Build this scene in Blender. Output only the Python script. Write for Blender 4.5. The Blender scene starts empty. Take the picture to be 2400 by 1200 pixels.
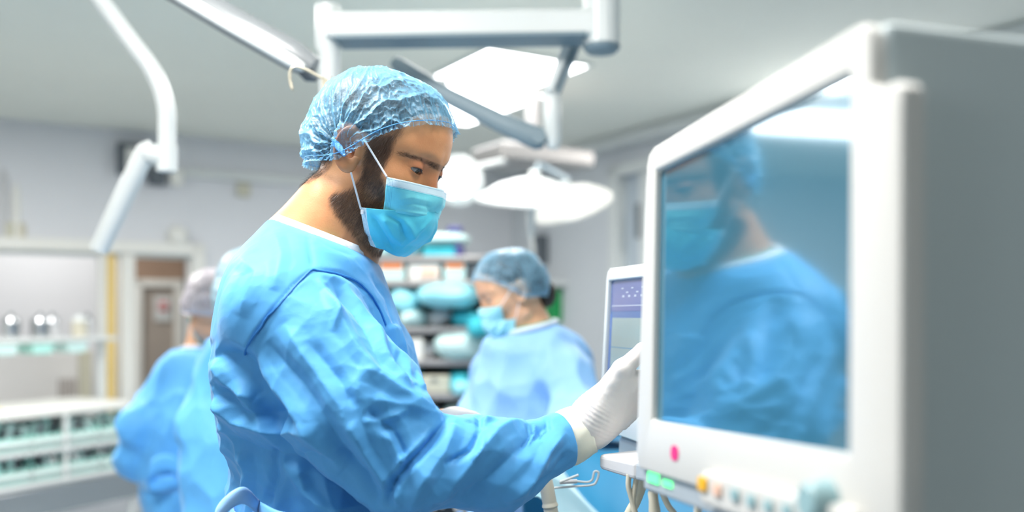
import bpy, bmesh, math, random
import numpy as np
from mathutils import Vector, Matrix
from math import sin, cos, pi, radians

random.seed(7)
rng = np.random.default_rng(11)
SC = bpy.context.scene
COL = SC.collection

# ------------------------------------------------------------------ camera
CAMZ, FPX, HOR = 1.40, 2200.0, 740.0
cam_data = bpy.data.cameras.new('camera')
cam = bpy.data.objects.new('camera', cam_data)
COL.objects.link(cam)
cam.location = (0, 0, CAMZ)
cam.rotation_euler = (radians(90), 0, 0)
cam_data.sensor_width = 36
cam_data.lens = 36 * FPX / 2400
cam_data.shift_y = (HOR - 600) / 2400
cam_data.clip_start = 0.02
cam_data.dof.use_dof = True
cam_data.dof.focus_distance = 1.175
cam_data.dof.aperture_fstop = 2.0
SC.camera = cam
SC.view_settings.view_transform = 'Standard'
SC.view_settings.look = 'None'
SC.view_settings.gamma = 1
SC.view_settings.use_curve_mapping = False
SC.view_settings.exposure = 0.32

# ------------------------------------------------------------------ world (even ambient fill added through the open sides of the set)
wd = bpy.data.worlds.new('world')
SC.world = wd
wd.use_nodes = True
bgn = wd.node_tree.nodes['Background']
bgn.inputs[0].default_value = (0.93, 0.97, 1.0, 1)
bgn.inputs[1].default_value = 0.20


def W(u, v, d):
    """the point seen at pixel (u, v) at distance d along the view axis"""
    return Vector(((u - 1200) / FPX * d, d, CAMZ + (HOR - v) / FPX * d))


def wpt(u, v, d):
    return np.array(W(u, v, d))


# ------------------------------------------------------------------ unseen area lights that light the room
LAMPS = []
def lamp(name, loc, size, power, col=(1, .975, .94), rot=(0, 0, 0), size_y=None):
    l = bpy.data.lights.new(name, 'AREA')
    l.energy = power; l.color = col; l.size = size
    if size_y:
        l.shape = 'RECTANGLE'; l.size_y = size_y
    o = bpy.data.objects.new(name, l); COL.objects.link(o)
    o.location = loc; o.rotation_euler = rot
    return o
AX = np.array([.859, .513]); BX = np.array([-.513, .859])
RZ = math.atan2(.513, .859)
lamp('unseen_ceiling_lamp', (-0.80, 1.0, 2.66), .6, 50, rot=(0, 0, RZ), size_y=.6)
lamp('unseen_ceiling_lamp', (0.50, 0.75, 2.66), .6, 17, rot=(0, 0, RZ), size_y=.6)
lamp('unseen_ceiling_lamp', (-0.1, 3.3, 2.66), .6, 28, rot=(0, 0, RZ), size_y=.6)  # unseen; this one and the next two added to brighten the background
lamp('unseen_ceiling_lamp', (-2.3, 3.4, 2.66), .6, 62, rot=(0, 0, RZ), size_y=.6)
lamp('unseen_ceiling_lamp', (1.6, 5.0, 2.66), .6, 36, rot=(0, 0, RZ), size_y=.6)
lamp('unseen_side_fill', (-2.6, -1.0, 1.75), 1.2, 13, (.93, .97, 1), rot=(radians(84), 0, radians(-62)), size_y=1.3)  # unseen soft fill added behind the camera to light the near side


# ------------------------------------------------------------------ materials
def mat(name, col, rough=.5, metal=0, spec=.5, emit=None, es=0, bump=0, bscale=50, noise=0, nscale=8, sheen=0, trans=0, sss=0, coat=0, alpha=1):
    m = bpy.data.materials.new(name); m.use_nodes = True
    nt = m.node_tree; b = nt.nodes['Principled BSDF']
    b.inputs['Base Color'].default_value = (*col, 1)
    b.inputs['Roughness'].default_value = rough
    b.inputs['Metallic'].default_value = metal
    b.inputs['Specular IOR Level'].default_value = spec
    if coat: b.inputs['Coat Weight'].default_value = coat
    if sheen:
        b.inputs['Sheen Weight'].default_value = sheen
        b.inputs['Sheen Roughness'].default_value = .4
    if emit:
        b.inputs['Emission Color'].default_value = (*emit, 1)
        b.inputs['Emission Strength'].default_value = es
    if trans: b.inputs['Transmission Weight'].default_value = trans
    if alpha < 1: b.inputs['Alpha'].default_value = alpha
    if sss:
        b.inputs['Subsurface Weight'].default_value = sss
        b.inputs['Subsurface Radius'].default_value = (1, .35, .2)
        b.inputs['Subsurface Scale'].default_value = .006
    tc = nt.nodes.new('ShaderNodeTexCoord')
    if noise:
        n = nt.nodes.new('ShaderNodeTexNoise'); n.inputs['Scale'].default_value = nscale
        n.inputs['Detail'].default_value = 4
        nt.links.new(tc.outputs['Object'], n.inputs['Vector'])
        mx = nt.nodes.new('ShaderNodeMix'); mx.data_type = 'RGBA'
        mx.inputs[6].default_value = (*[c * (1 - noise) for c in col], 1)
        mx.inputs[7].default_value = (*[min(1, c * (1 + noise)) for c in col], 1)
        nt.links.new(n.outputs[0], mx.inputs[0])
        nt.links.new(mx.outputs[2], b.inputs['Base Color'])
    if bump:
        n = nt.nodes.new('ShaderNodeTexNoise'); n.inputs['Scale'].default_value = bscale
        n.inputs['Detail'].default_value = 5
        nt.links.new(tc.outputs['Object'], n.inputs['Vector'])
        bp = nt.nodes.new('ShaderNodeBump'); bp.inputs['Strength'].default_value = bump
        bp.inputs['Distance'].default_value = .002
        nt.links.new(n.outputs[0], bp.inputs['Height'])
        nt.links.new(bp.outputs[0], b.inputs['Normal'])
    return m


def gown_material(name, col, hi=.0):
    m = mat(name, col, rough=.58, spec=.30, sheen=.12)
    nt = m.node_tree; b = nt.nodes['Principled BSDF']
    tc = nt.nodes.new('ShaderNodeTexCoord')
    # crumple: warped cells + fine non-woven fibre
    nz = nt.nodes.new('ShaderNodeTexNoise'); nz.inputs['Scale'].default_value = 9; nz.inputs['Detail'].default_value = 3
    nt.links.new(tc.outputs['Object'], nz.inputs['Vector'])
    ad = nt.nodes.new('ShaderNodeMix'); ad.data_type = 'VECTOR'; ad.inputs[0].default_value = .12
    nt.links.new(tc.outputs['Object'], ad.inputs[4]); nt.links.new(nz.outputs[1], ad.inputs[5])
    vo = nt.nodes.new('ShaderNodeTexVoronoi'); vo.inputs['Scale'].default_value = 17
    nt.links.new(ad.outputs[1], vo.inputs['Vector'])
    v2 = nt.nodes.new('ShaderNodeTexVoronoi'); v2.inputs['Scale'].default_value = 42
    nt.links.new(ad.outputs[1], v2.inputs['Vector'])
    b1 = nt.nodes.new('ShaderNodeBump'); b1.inputs['Strength'].default_value = .22; b1.inputs['Distance'].default_value = .006
    nt.links.new(vo.outputs['Distance'], b1.inputs['Height'])
    b2 = nt.nodes.new('ShaderNodeBump'); b2.inputs['Strength'].default_value = .22; b2.inputs['Distance'].default_value = .003
    nt.links.new(v2.outputs['Distance'], b2.inputs['Height']); nt.links.new(b1.outputs[0], b2.inputs['Normal'])
    n3 = nt.nodes.new('ShaderNodeTexNoise'); n3.inputs['Scale'].default_value = 700; n3.inputs['Detail'].default_value = 2
    nt.links.new(tc.outputs['Object'], n3.inputs['Vector'])
    b3 = nt.nodes.new('ShaderNodeBump'); b3.inputs['Strength'].default_value = .12; b3.inputs['Distance'].default_value = .0006
    nt.links.new(n3.outputs[0], b3.inputs['Height']); nt.links.new(b2.outputs[0], b3.inputs['Normal'])
    nt.links.new(b3.outputs[0], b.inputs['Normal'])
    n4 = nt.nodes.new('ShaderNodeTexNoise'); n4.inputs['Scale'].default_value = 12; n4.inputs['Detail'].default_value = 6
    nt.links.new(tc.outputs['Object'], n4.inputs['Vector'])
    mx = nt.nodes.new('ShaderNodeMix'); mx.data_type = 'RGBA'
    mx.inputs[6].default_value = (*[c * .90 for c in col], 1)
    mx.inputs[7].default_value = (*[min(1, c * 1.10 + .01) for c in col], 1)
    nt.links.new(n4.outputs[0], mx.inputs[0]); nt.links.new(mx.outputs[2], b.inputs['Base Color'])
    return m


M = {}
M['ceiling'] = mat('ceiling_paint', (.90, .91, .83), .9, noise=.03, nscale=2)
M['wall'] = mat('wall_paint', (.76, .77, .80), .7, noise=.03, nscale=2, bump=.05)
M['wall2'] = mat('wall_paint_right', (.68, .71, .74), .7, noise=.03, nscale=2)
M['floor'] = mat('vinyl_floor', (.32, .38, .42), .35, noise=.08)
M['white'] = mat('white_enamel', (.72, .75, .74), .32, noise=.02)
M['whitewarm'] = mat('warm_white_plastic', (.86, .85, .80), .38, noise=.02)
M['bezel'] = mat('monitor_plastic', (.68, .67, .64), .42, bump=.05, bscale=900, noise=.015)
M['housing'] = mat('monitor_side_plastic', (.58, .66, .67), .5, bump=.05, bscale=700, noise=.02)
M['strip'] = mat('grey_strip_plastic', (.42, .47, .51), .4, noise=.02)
M['greyarm'] = mat('grey_arm_enamel', (.22, .29, .33), .5, noise=.03)
M['steel'] = mat('brushed_steel', (.55, .56, .57), .22, metal=1, noise=.05, nscale=30)
M['darksteel'] = mat('dark_steel', (.30, .31, .33), .3, metal=.8)
M['armgrey'] = mat('satin_grey_arm', (.20, .215, .225), .3, spec=.6)
M['beige'] = mat('beige_plastic', (.66, .62, .50), .4)
M['greyplastic'] = mat('grey_plastic', (.62, .62, .63), .4, noise=.02)
M['dark'] = mat('dark_plastic', (.03, .04, .05), .4)
M['darkgrey'] = mat('dark_grey_plastic', (.12, .14, .16), .5)
M['shelf'] = mat('shelf_metal', (.40, .38, .37), .35, metal=.3)
M['teal'] = mat('teal_wrap', (.04, .50, .60), .6, bump=.4, bscale=25, noise=.2)
M['cyanbag'] = mat('light_cyan_wrap', (.34, .80, .90), .45, bump=.4, bscale=20, noise=.1)
M['palecyan'] = mat('pale_green_wrap', (.62, .84, .82), .55, bump=.4, bscale=25, noise=.1)
M['seafoam'] = mat('seafoam_plastic', (.45, .85, .75), .4, bump=.3, bscale=40, noise=.25, nscale=20)
M['navy'] = mat('navy_box', (.07, .07, .25), .5)
M['orange'] = mat('orange_label', (.95, .30, .10), .5)
M['cream'] = mat('cream_box', (.62, .60, .48), .5, noise=.05)
M['brown'] = mat('brown_panel', (.36, .24, .17), .6, noise=.1)
M['taupe'] = mat('taupe_door', (.42, .36, .31), .6, noise=.05)
M['yellow'] = mat('yellow_stripe', (.85, .62, .22), .5, noise=.05)
M['green'] = mat('green_plastic', (.0, .33, .08), .4)
M['greenscrub'] = mat('green_scrub_cotton', (.0, .42, .27), .8, bump=.2, bscale=400)
M['red'] = mat('red_print', (.75, .08, .10), .5)
M['pink'] = mat('pink_mark', (.85, .03, .22), .4)
M['amber'] = mat('amber_button', (.95, .50, .02), .4)
M['peach'] = mat('peach_button', (.85, .55, .42), .4)
M['tealknob'] = mat('teal_knob', (.30, .47, .50), .35)
M['led'] = mat('green_led', (.1, .6, .2), .4, emit=(.12, 1, .30), es=1.3)
M['panel'] = mat('light_panel', (1, 1, 1), .5, emit=(1, 1, 1), es=7)
M['spot'] = mat('lamp_lens', (1, 1, 1), .3, emit=(1, 1, 1), es=2.5)
M['lighthair'] = mat('fair_hair', (.50, .33, .25), .6, bump=.6, bscale=120)
M['gown'] = gown_material('gown_nonwoven', (.090, .375, .76))
M['gown2'] = gown_material('gown_nonwoven_pale', (.13, .47, .90))
M['gown3'] = gown_material('gown_nonwoven_sky', (.30, .55, .90))
M['seam'] = mat('gown_seam', (.02, .20, .58), .6)
M['tie'] = mat('gown_tie', (.16, .47, .86), .45, sheen=.3, bump=.3, bscale=60)
M['collar'] = mat('white_binding', (.80, .86, .93), .6, bump=.4, bscale=500)
M['glove'] = mat('latex_glove', (.80, .75, .71), .45, sss=.10, bump=.25, bscale=60)
M['cuff'] = mat('latex_cuff', (.84, .83, .70), .5, bump=.15, bscale=80, sss=.08)
M['elastic'] = mat('white_elastic', (.82, .84, .88), .6)
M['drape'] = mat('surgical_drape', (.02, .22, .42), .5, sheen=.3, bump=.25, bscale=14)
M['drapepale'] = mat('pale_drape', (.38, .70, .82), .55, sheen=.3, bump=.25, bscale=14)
M['hair'] = mat('dark_brown_hair', (.022, .014, .010), .55, bump=.9, bscale=160)
M['strand'] = mat('beard_hair', (.14, .072, .042), .45)
M['ventgrey'] = mat('vent_grey', (.42, .38, .35), .6)
M['offwhite'] = mat('off_white_panel', (.78, .76, .74), .5, noise=.02)
M['eye'] = mat('eye_white', (.40, .37, .38), .08, coat=.5)
M['iris'] = mat('brown_iris', (.035, .015, .008), .1, coat=1)
M['pupil'] = mat('pupil', (.002, .002, .002), .05)
M['gold'] = mat('straw_hook', (.72, .66, .52), .25, metal=.6)


def skin_material(name, col, red):
    m = mat(name, col, rough=.42, spec=.45, sss=.12, bump=.12, bscale=500)
    nt = m.node_tree; b = nt.nodes['Principled BSDF']
    at = nt.nodes.new('ShaderNodeAttribute'); at.attribute_name = 'beard'
    af = nt.nodes.new('ShaderNodeAttribute'); af.attribute_name = 'flush'
    m1 = nt.nodes.new('ShaderNodeMix'); m1.data_type = 'RGBA'
    m1.inputs[6].default_value = (*col, 1); m1.inputs[7].default_value = (*red, 1)
    nt.links.new(af.outputs['Fac'], m1.inputs[0])
    nz = nt.nodes.new('ShaderNodeTexNoise'); nz.inputs['Scale'].default_value = 40; nz.inputs['Detail'].default_value = 5
    tc = nt.nodes.new('ShaderNodeTexCoord'); nt.links.new(tc.outputs['Object'], nz.inputs['Vector'])
    m3 = nt.nodes.new('ShaderNodeMix'); m3.data_type = 'RGBA'; m3.blend_type = 'MULTIPLY'; m3.inputs[0].default_value = .35
    nt.links.new(m1.outputs[2], m3.inputs[6]); 
    cr = nt.nodes.new('ShaderNodeValToRGB'); cr.color_ramp.elements[0].color = (.75, .62, .58, 1); cr.color_ramp.elements[1].color = (1, 1, 1, 1)
    cr.color_ramp.elements[0].position = .3; cr.color_ramp.elements[1].position = .6
    nt.links.new(nz.outputs[0], cr.inputs[0]); nt.links.new(cr.outputs[0], m3.inputs[7])
    m2 = nt.nodes.new('ShaderNodeMix'); m2.data_type = 'RGBA'
    m2.inputs[7].default_value = (.15, .075, .05, 1)
    nt.links.new(at.outputs['Fac'], m2.inputs[0]); nt.links.new(m3.outputs[2], m2.inputs[6])
    nt.links.new(m2.outputs[2], b.inputs['Base Color'])
    return m
M['skin'] = skin_material('skin', (.76, .355, .165), (.60, .14, .08))
M['skin2'] = skin_material('skin_fair', (.80, .46, .29), (.70, .28, .18))


def cap_material(name, col, dens=.45):
    m = bpy.data.materials.new(name); m.use_nodes = True
    nt = m.node_tree; nt.nodes.clear()
    out = nt.nodes.new('ShaderNodeOutputMaterial')
    b = nt.nodes.new('ShaderNodeBsdfPrincipled')
    b.inputs['Base Color'].default_value = (*col, 1); b.inputs['Roughness'].default_value = .33
    b.inputs['Specular IOR Level'].default_value = .7
    tl = nt.nodes.new('ShaderNodeBsdfTranslucent'); tl.inputs[0].default_value = (*col, 1)
    m1 = nt.nodes.new('ShaderNodeMixShader'); m1.inputs[0].default_value = .3
    nt.links.new(b.outputs[0], m1.inputs[1]); nt.links.new(tl.outputs[0], m1.inputs[2])
    tr = nt.nodes.new('ShaderNodeBsdfTransparent'); tr.inputs[0].default_value = (.80, .92, 1, 1)
    m2 = nt.nodes.new('ShaderNodeMixShader')
    nt.links.new(tr.outputs[0], m2.inputs[1]); nt.links.new(m1.outputs[0], m2.inputs[2])
    tc = nt.nodes.new('ShaderNodeTexCoord')
    nz = nt.nodes.new('ShaderNodeTexNoise'); nz.inputs['Scale'].default_value = 420; nz.inputs['Detail'].default_value = 3
    nt.links.new(tc.outputs['Object'], nz.inputs['Vector'])
    n2 = nt.nodes.new('ShaderNodeTexNoise'); n2.inputs['Scale'].default_value = 30; n2.inputs['Detail'].default_value = 4
    nt.links.new(tc.outputs['Object'], n2.inputs['Vector'])
    lw = nt.nodes.new('ShaderNodeLayerWeight'); lw.inputs[0].default_value = .45
    at = nt.nodes.new('ShaderNodeAttribute'); at.attribute_name = 'density'
    def math_(op, a, bb, cl=False):
        n = nt.nodes.new('ShaderNodeMath'); n.operation = op; n.use_clamp = cl
        for i, x in enumerate((a, bb)):
            if isinstance(x, (int, float)): n.inputs[i].default_value = x
            else: nt.links.new(x, n.inputs[i])
        return n.outputs[0]
    f = math_('MULTIPLY', nz.outputs[0], .45)
    f = math_('ADD', f, math_('MULTIPLY', math_('SUBTRACT', n2.outputs[0], .5), .9))
    f = math_('ADD', f, dens - .40)
    f = math_('ADD', f, math_('MULTIPLY', lw.outputs['Facing'], .75))
    f = math_('ADD', f, at.outputs['Fac'], True)
    nt.links.new(f, m2.inputs[0])
    bp = nt.nodes.new('ShaderNodeBump'); bp.inputs['Strength'].default_value = .5; bp.inputs['Distance'].default_value = .003
    nt.links.new(n2.outputs[0], bp.inputs['Height'])
    b2 = nt.nodes.new('ShaderNodeBump'); b2.inputs['Strength'].default_value = .3; b2.inputs['Distance'].default_value = .0008
    nt.links.new(nz.outputs[0], b2.inputs['Height']); nt.links.new(bp.outputs[0], b2.inputs['Normal'])
    nt.links.new(b2.outputs[0], b.inputs['Normal'])
    nt.links.new(m2.outputs[0], out.inputs[0])
    return m
M['cap'] = cap_material('bouffant_cap_nonwoven', (.28, .64, .93), .36)
M['cap2'] = cap_material('bouffant_cap_blue', (.36, .68, .92), .42)
M['cap3'] = cap_material('bouffant_cap_pale', (.62, .86, .97), .85)
M['cap4'] = cap_material('bouffant_cap_white', (.80, .77, .84), .66)


def mask_material(name, col, upper):
    """pleated mask: white bound edge with rows of weld dots, read from the panel's own UV"""
    m = mat(name, col, rough=.55, spec=.3, sheen=.2)
    nt = m.node_tree; b = nt.nodes['Principled BSDF']
    uv = nt.nodes.new('ShaderNodeUVMap'); sep = nt.nodes.new('ShaderNodeSeparateXYZ')
    nt.links.new(uv.outputs[0], sep.inputs[0])
    U, V = sep.outputs[0], sep.outputs[1]
    def mt(op, a, bb=None, c=None):
        n = nt.nodes.new('ShaderNodeMath'); n.operation = op
        for i, x in enumerate((a, bb, c)):
            if x is None: continue
            if isinstance(x, (int, float)): n.inputs[i].default_value = x
            else: nt.links.new(x, n.inputs[i])
        return n.outputs[0]
    def dots(coord, other, rows, per, hw):
        # rows: offsets in metres of `coord`, spacing per along `other`
        f = mt('FRACT', mt('DIVIDE', other, per)); on = mt('LESS_THAN', f, .55)
        tot = None
        for r in rows:
            k = mt('LESS_THAN', mt('ABSOLUTE', mt('SUBTRACT', coord, r)), hw)
            tot = k if tot is None else mt('MAXIMUM', tot, k)
        return mt('MULTIPLY', on, tot)
    if upper:
        white = mt('LESS_THAN', V, .0105)
        d = mt('MAXIMUM', dots(V, U, (.0022, .0098, .0115), .0018, .0003), dots(U, V, (.0030, .0052, .0074, .0096), .0018, .0003))
    else:
        white = mt('LESS_THAN', U, .0085)
        d = dots(U, V, (.0024, .0044, .0064), .0018, .0003)
    m1 = nt.nodes.new('ShaderNodeMix'); m1.data_type = 'RGBA'
    nz = nt.nodes.new('ShaderNodeTexNoise'); nz.inputs['Scale'].default_value = 60; nz.inputs['Detail'].default_value = 5
    tc = nt.nodes.new('ShaderNodeTexCoord'); nt.links.new(tc.outputs['Object'], nz.inputs['Vector'])
    m0 = nt.nodes.new('ShaderNodeMix'); m0.data_type = 'RGBA'
    m0.inputs[6].default_value = (*[c * .86 for c in col], 1); m0.inputs[7].default_value = (*[min(1, c * 1.1) for c in col], 1)
    nt.links.new(nz.outputs[0], m0.inputs[0])
    nt.links.new(m0.outputs[2], m1.inputs[6]); m1.inputs[7].default_value = (.70, .88, .96, 1)
    nt.links.new(white, m1.inputs[0])
    m2 = nt.nodes.new('ShaderNodeMix'); m2.data_type = 'RGBA'
    nt.links.new(m1.outputs[2], m2.inputs[6]); m2.inputs[7].default_value = (.03, .33, .52, 1)
    nt.links.new(mt('MULTIPLY', d, .85), m2.inputs[0])
    nt.links.new(m2.outputs[2], b.inputs['Base Color'])
    n2 = nt.nodes.new('ShaderNodeTexNoise'); n2.inputs['Scale'].default_value = 35; n2.inputs['Detail'].default_value = 6
    nt.links.new(tc.outputs['Object'], n2.inputs['Vector'])
    bp = nt.nodes.new('ShaderNodeBump'); bp.inputs['Strength'].default_value = .35; bp.inputs['Distance'].default_value = .004
    nt.links.new(n2.outputs[0], bp.inputs['Height']); nt.links.new(bp.outputs[0], b.inputs['Normal'])
    return m
M['mask_up'] = mask_material('mask_upper', (.22, .80, .90), True)
M['mask_lo'] = mask_material('mask_lower', (.12, .72, .90), False)
M['mask_pale'] = mat('mask_pale', (.42, .86, .95), .6, bump=.4, bscale=30)


# ------------------------------------------------------------------ mesh helpers
def link(name, me, m=None, parent=None, smooth=False, auto=None):
    o = bpy.data.objects.new(name, me); COL.objects.link(o)
    if m is not None: me.materials.append(m)
    if parent is not None:
        o.parent = parent
        o.matrix_parent_inverse = Matrix.Translation(-parent.location) if parent.type == 'EMPTY' else Matrix.Identity(4)
    if smooth:
        me.polygons.foreach_set('use_smooth', [True] * len(me.polygons))
    return o


def tag(o, label, cat, group=None, kind=None):
    o['label'] = label; o['category'] = cat
    if group: o['group'] = group
    if kind: o['kind'] = kind
    return o


def thing(name, label, cat, loc=(0, 0, 0), group=None):
    o = bpy.data.objects.new(name, None); COL.objects.link(o); o.location = loc
    o.empty_display_size = .05
    return tag(o, label, cat, group)


def struct(o, kind='structure'):
    o['kind'] = kind; return o


class MB:
    def __init__(s): s.bm = bmesh.new()
    def box(s, c, size, rz=0, bev=0, seg=2, rot=None, taper=None):
        t = bmesh.new(); bmesh.ops.create_cube(t, size=1)
        for v in t.verts:
            v.co = Vector((v.co.x * size[0], v.co.y * size[1], v.co.z * size[2]))
            if taper and v.co.z > 0: v.co.x *= taper; v.co.y *= taper
        if bev: bmesh.ops.bevel(t, geom=t.edges[:], offset=bev, segments=seg, profile=.5, affect='EDGES')
        R = rot if rot is not None else Matrix.Rotation(rz, 3, 'Z')
        for v in t.verts: v.co = R @ v.co + Vector(c)
        s._add(t); return s
    def _add(s, t):
        me = bpy.data.meshes.new('t'); t.to_mesh(me); s.bm.from_mesh(me); bpy.data.meshes.remove(me); t.free()
    def tube(s, pts, r, n=12, cap=True, flat=1.0, flatdir=None):
        pts = [Vector(p) for p in pts]
        rs = r if isinstance(r, (list, tuple)) else [r] * len(pts)
        rings = []; prev = None
        for i, p in enumerate(pts):
            t = (pts[min(i + 1, len(pts) - 1)] - pts[max(i - 1, 0)]).normalized()
            if prev is None:
                a = Vector(flatdir) if flatdir is not None else (Vector((0, 0, 1)) if abs(t.z) < .9 else Vector((1, 0, 0)))
                x = (a - t * a.dot(t)).normalized()
            else:
                x = (prev - t * prev.dot(t)).normalized()
            prev = x; y = t.cross(x)
            rings.append([s.bm.verts.new(p + (x * cos(2 * pi * k / n) + y * sin(2 * pi * k / n) * flat) * rs[i]) for k in range(n)])
        for a, b in zip(rings, rings[1:]):
            for k in range(n):
                s.bm.faces.new((a[k], a[(k + 1) % n], b[(k + 1) % n], b[k]))
        if cap:
            s.bm.faces.new(rings[0][::-1]); s.bm.faces.new(rings[-1])
        return s
    def lathe(s, prof, c, axis=(0, 0, 1), n=32):
        q = Vector((0, 0, 1)).rotation_difference(Vector(axis).normalized())
        rings = []
        for (r, h) in prof:
            rings.append([s.bm.verts.new(Vector(c) + q @ Vector((max(r, 1e-5) * cos(2 * pi * k / n), max(r, 1e-5) * sin(2 * pi * k / n), h))) for k in range(n)])
        for a, b in zip(rings, rings[1:]):
            for k in range(n):
                s.bm.faces.new((a[k], a[(k + 1) % n], b[(k + 1) % n], b[k]))
        return s
    def prism(s, pts, off, bev=0):
        t = bmesh.new()
        a = [t.verts.new(Vector(p)) for p in pts]; b = [t.verts.new(Vector(p) + Vector(off)) for p in pts]
        t.faces.new(a); t.faces.new(b[::-1]); n = len(a)
        for i in range(n): t.faces.new((a[i], b[i], b[(i + 1) % n], a[(i + 1) % n]))
        bmesh.ops.recalc_face_normals(t, faces=t.faces)
        if bev: bmesh.ops.bevel(t, geom=t.edges[:], offset=bev, segments=3, profile=.5, affect='EDGES')
        s._add(t); return s
    def build(s, name, m, parent=None, smooth=False):
        bmesh.ops.recalc_face_normals(s.bm, faces=s.bm.faces)
        me = bpy.data.meshes.new(name); s.bm.to_mesh(me); s.bm.free()
        o = link(name, me, m, parent, smooth)
        if smooth:
            try: me.shade_auto = None
            except Exception: pass
            me.set_sharp_from_angle(angle=radians(40))
        return o


def spline(pts, n=8):
    """Catmull-Rom through 3-D points"""
    P = [Vector(p) for p in pts]; P = [P[0] * 2 - P[1]] + P + [P[-1] * 2 - P[-2]]
    out = []
    for i in range(1, len(P) - 2):
        for k in range(n):
            t = k / n
            a, b, c, d = P[i - 1], P[i], P[i + 1], P[i + 2]
            out.append(.5 * ((2 * b) + (-a + c) * t + (2 * a - 5 * b + 4 * c - d) * t * t + (-a + 3 * b - 3 * c + d) * t ** 3))
    out.append(P[-2]); return out


def np_mesh(name, V, F):
    me = bpy.data.meshes.new(name)
    V = np.ascontiguousarray(V, dtype=np.float32); F = np.ascontiguousarray(F, dtype=np.int32)
    me.vertices.add(len(V)); me.vertices.foreach_set('co', V.ravel())
    me.loops.add(F.size); me.loops.foreach_set('vertex_index', F.ravel())
    me.polygons.add(len(F)); me.polygons.foreach_set('loop_start', np.arange(0, F.size, F.shape[1], dtype=np.int32))
    me.update(calc_edges=True); me.validate()
    return me


def grid_mesh(name, P, uv=None, closed_u=False):
    """P: (nu, nv, 3)"""
    nu, nv = P.shape[:2]; idx = np.arange(nu * nv).reshape(nu, nv)
    if closed_u: idx = np.vstack([idx, idx[:1]])
    F = np.stack([idx[:-1, :-1], idx[1:, :-1], idx[1:, 1:], idx[:-1, 1:]], -1).reshape(-1, 4)
    me = np_mesh(name, P.reshape(-1, 3), F)
    if uv is not None:
        l = me.uv_layers.new(name='UVMap'); li = np.empty(len(me.loops), dtype=np.int32)
        me.loops.foreach_get('vertex_index', li)
        l.data.foreach_set('uv', uv.reshape(-1, 2)[li].astype(np.float32).ravel())
    return me


# ------------------------------------------------------------------ noise
_perm = rng.permutation(256); _perm = np.concatenate([_perm, _perm, _perm])
_g = rng.normal(size=(256, 3)); _g /= np.linalg.norm(_g, axis=1)[:, None]
def perlin(P):
    i = np.floor(P).astype(int); f = P - i; u = f * f * f * (f * (f * 6 - 15) + 10)
    def gr(a, b, c):
        h = _perm[_perm[_perm[(i[:, 0] + a) & 255] + ((i[:, 1] + b) & 255)] + ((i[:, 2] + c) & 255)]
        return (_g[h] * (f - np.array([a, b, c]))).sum(1)
    L = lambda a, b, t: a + (b - a) * t
    x0 = L(L(gr(0, 0, 0), gr(1, 0, 0), u[:, 0]), L(gr(0, 1, 0), gr(1, 1, 0), u[:, 0]), u[:, 1])
    x1 = L(L(gr(0, 0, 1), gr(1, 0, 1), u[:, 0]), L(gr(0, 1, 1), gr(1, 1, 1), u[:, 0]), u[:, 1])
    return L(x0, x1, u[:, 2])
_wp = rng.random((256, 3))
def worley(P):
    i = np.floor(P).astype(int); best = np.full(len(P), 9.); sec = np.full(len(P), 9.)
    for a in (-1, 0, 1):
        for b in (-1, 0, 1):
            for c in (-1, 0, 1):
                h = _perm[_perm[_perm[(i[:, 0] + a) & 255] + ((i[:, 1] + b) & 255)] + ((i[:, 2] + c) & 255)]
                d = np.linalg.norm(i + np.array([a, b, c]) + _wp[h] - P, axis=1)
                sec = np.minimum(sec, np.maximum(best, d)); best = np.minimum(best, d)
    return best, sec
def ridged(P, L, A, tilt=.5, axis=None, stretch=1.0, seed=0):
    """crumple: shallow bowls that meet in sharp ridges, optionally stretched along an axis"""
    Q = P / L + seed
    if axis is not None:
        a = np.asarray(axis, float); a /= np.linalg.norm(a); Q = Q - (Q @ a)[:, None] * a * (1 - 1 / stretch)
    i = np.floor(Q).astype(int); best = np.full(len(Q), 9.)
    for a in (-1, 0, 1):
        for b in (-1, 0, 1):
            for c in (-1, 0, 1):
                h = _perm[_perm[_perm[(i[:, 0] + a) & 255] + ((i[:, 1] + b) & 255)] + ((i[:, 2] + c) & 255)]
                q = i + np.array([a, b, c]) + _wp[h] - Q
                best = np.minimum(best, (q * q).sum(1) + tilt * (q * _g[h]).sum(1))
    return (best - best.mean()) * A
def warp(P, s, a):
    return P + a * np.stack([perlin(P * s), perlin(P * s + 17.3), perlin(P * s + 41.7)], 1)


# ------------------------------------------------------------------ implicit surfaces
def smin(a, b, k):
    h = np.maximum(k - np.abs(a - b), 0) / k
    return np.minimum(a, b) - h * h * k * .25
def smax(a, b, k): return -smin(-a, -b, k)
def ell(p, c, r):
    q = [(p[i] - c[i]) / r[i] for i in range(3)]
    k0 = np.sqrt(q[0] ** 2 + q[1] ** 2 + q[2] ** 2)
    k1 = np.sqrt((q[0] / r[0]) ** 2 + (q[1] / r[1]) ** 2 + (q[2] / r[2]) ** 2) + 1e-9
    return k0 * (k0 - 1) / k1
def cap(p, a, b, ra, rb):
    a = np.asarray(a, float); b = np.asarray(b, float); ab = b - a
    t = ((p[0] - a[0]) * ab[0] + (p[1] - a[1]) * ab[1] + (p[2] - a[2]) * ab[2]) / (ab @ ab)
    t = np.clip(t, 0, 1)
    return np.sqrt((p[0] - a[0] - t * ab[0]) ** 2 + (p[1] - a[1] - t * ab[1]) ** 2 + (p[2] - a[2] - t * ab[2]) ** 2) - (ra + (rb - ra) * t)
def chain(p, pts, rs, k=.03):
    d = None
    for i in range(len(pts) - 1):
        c = cap(p, pts[i], pts[i + 1], rs[i], rs[i + 1])
        d = c if d is None else smin(d, c, k)
    return d


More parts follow.
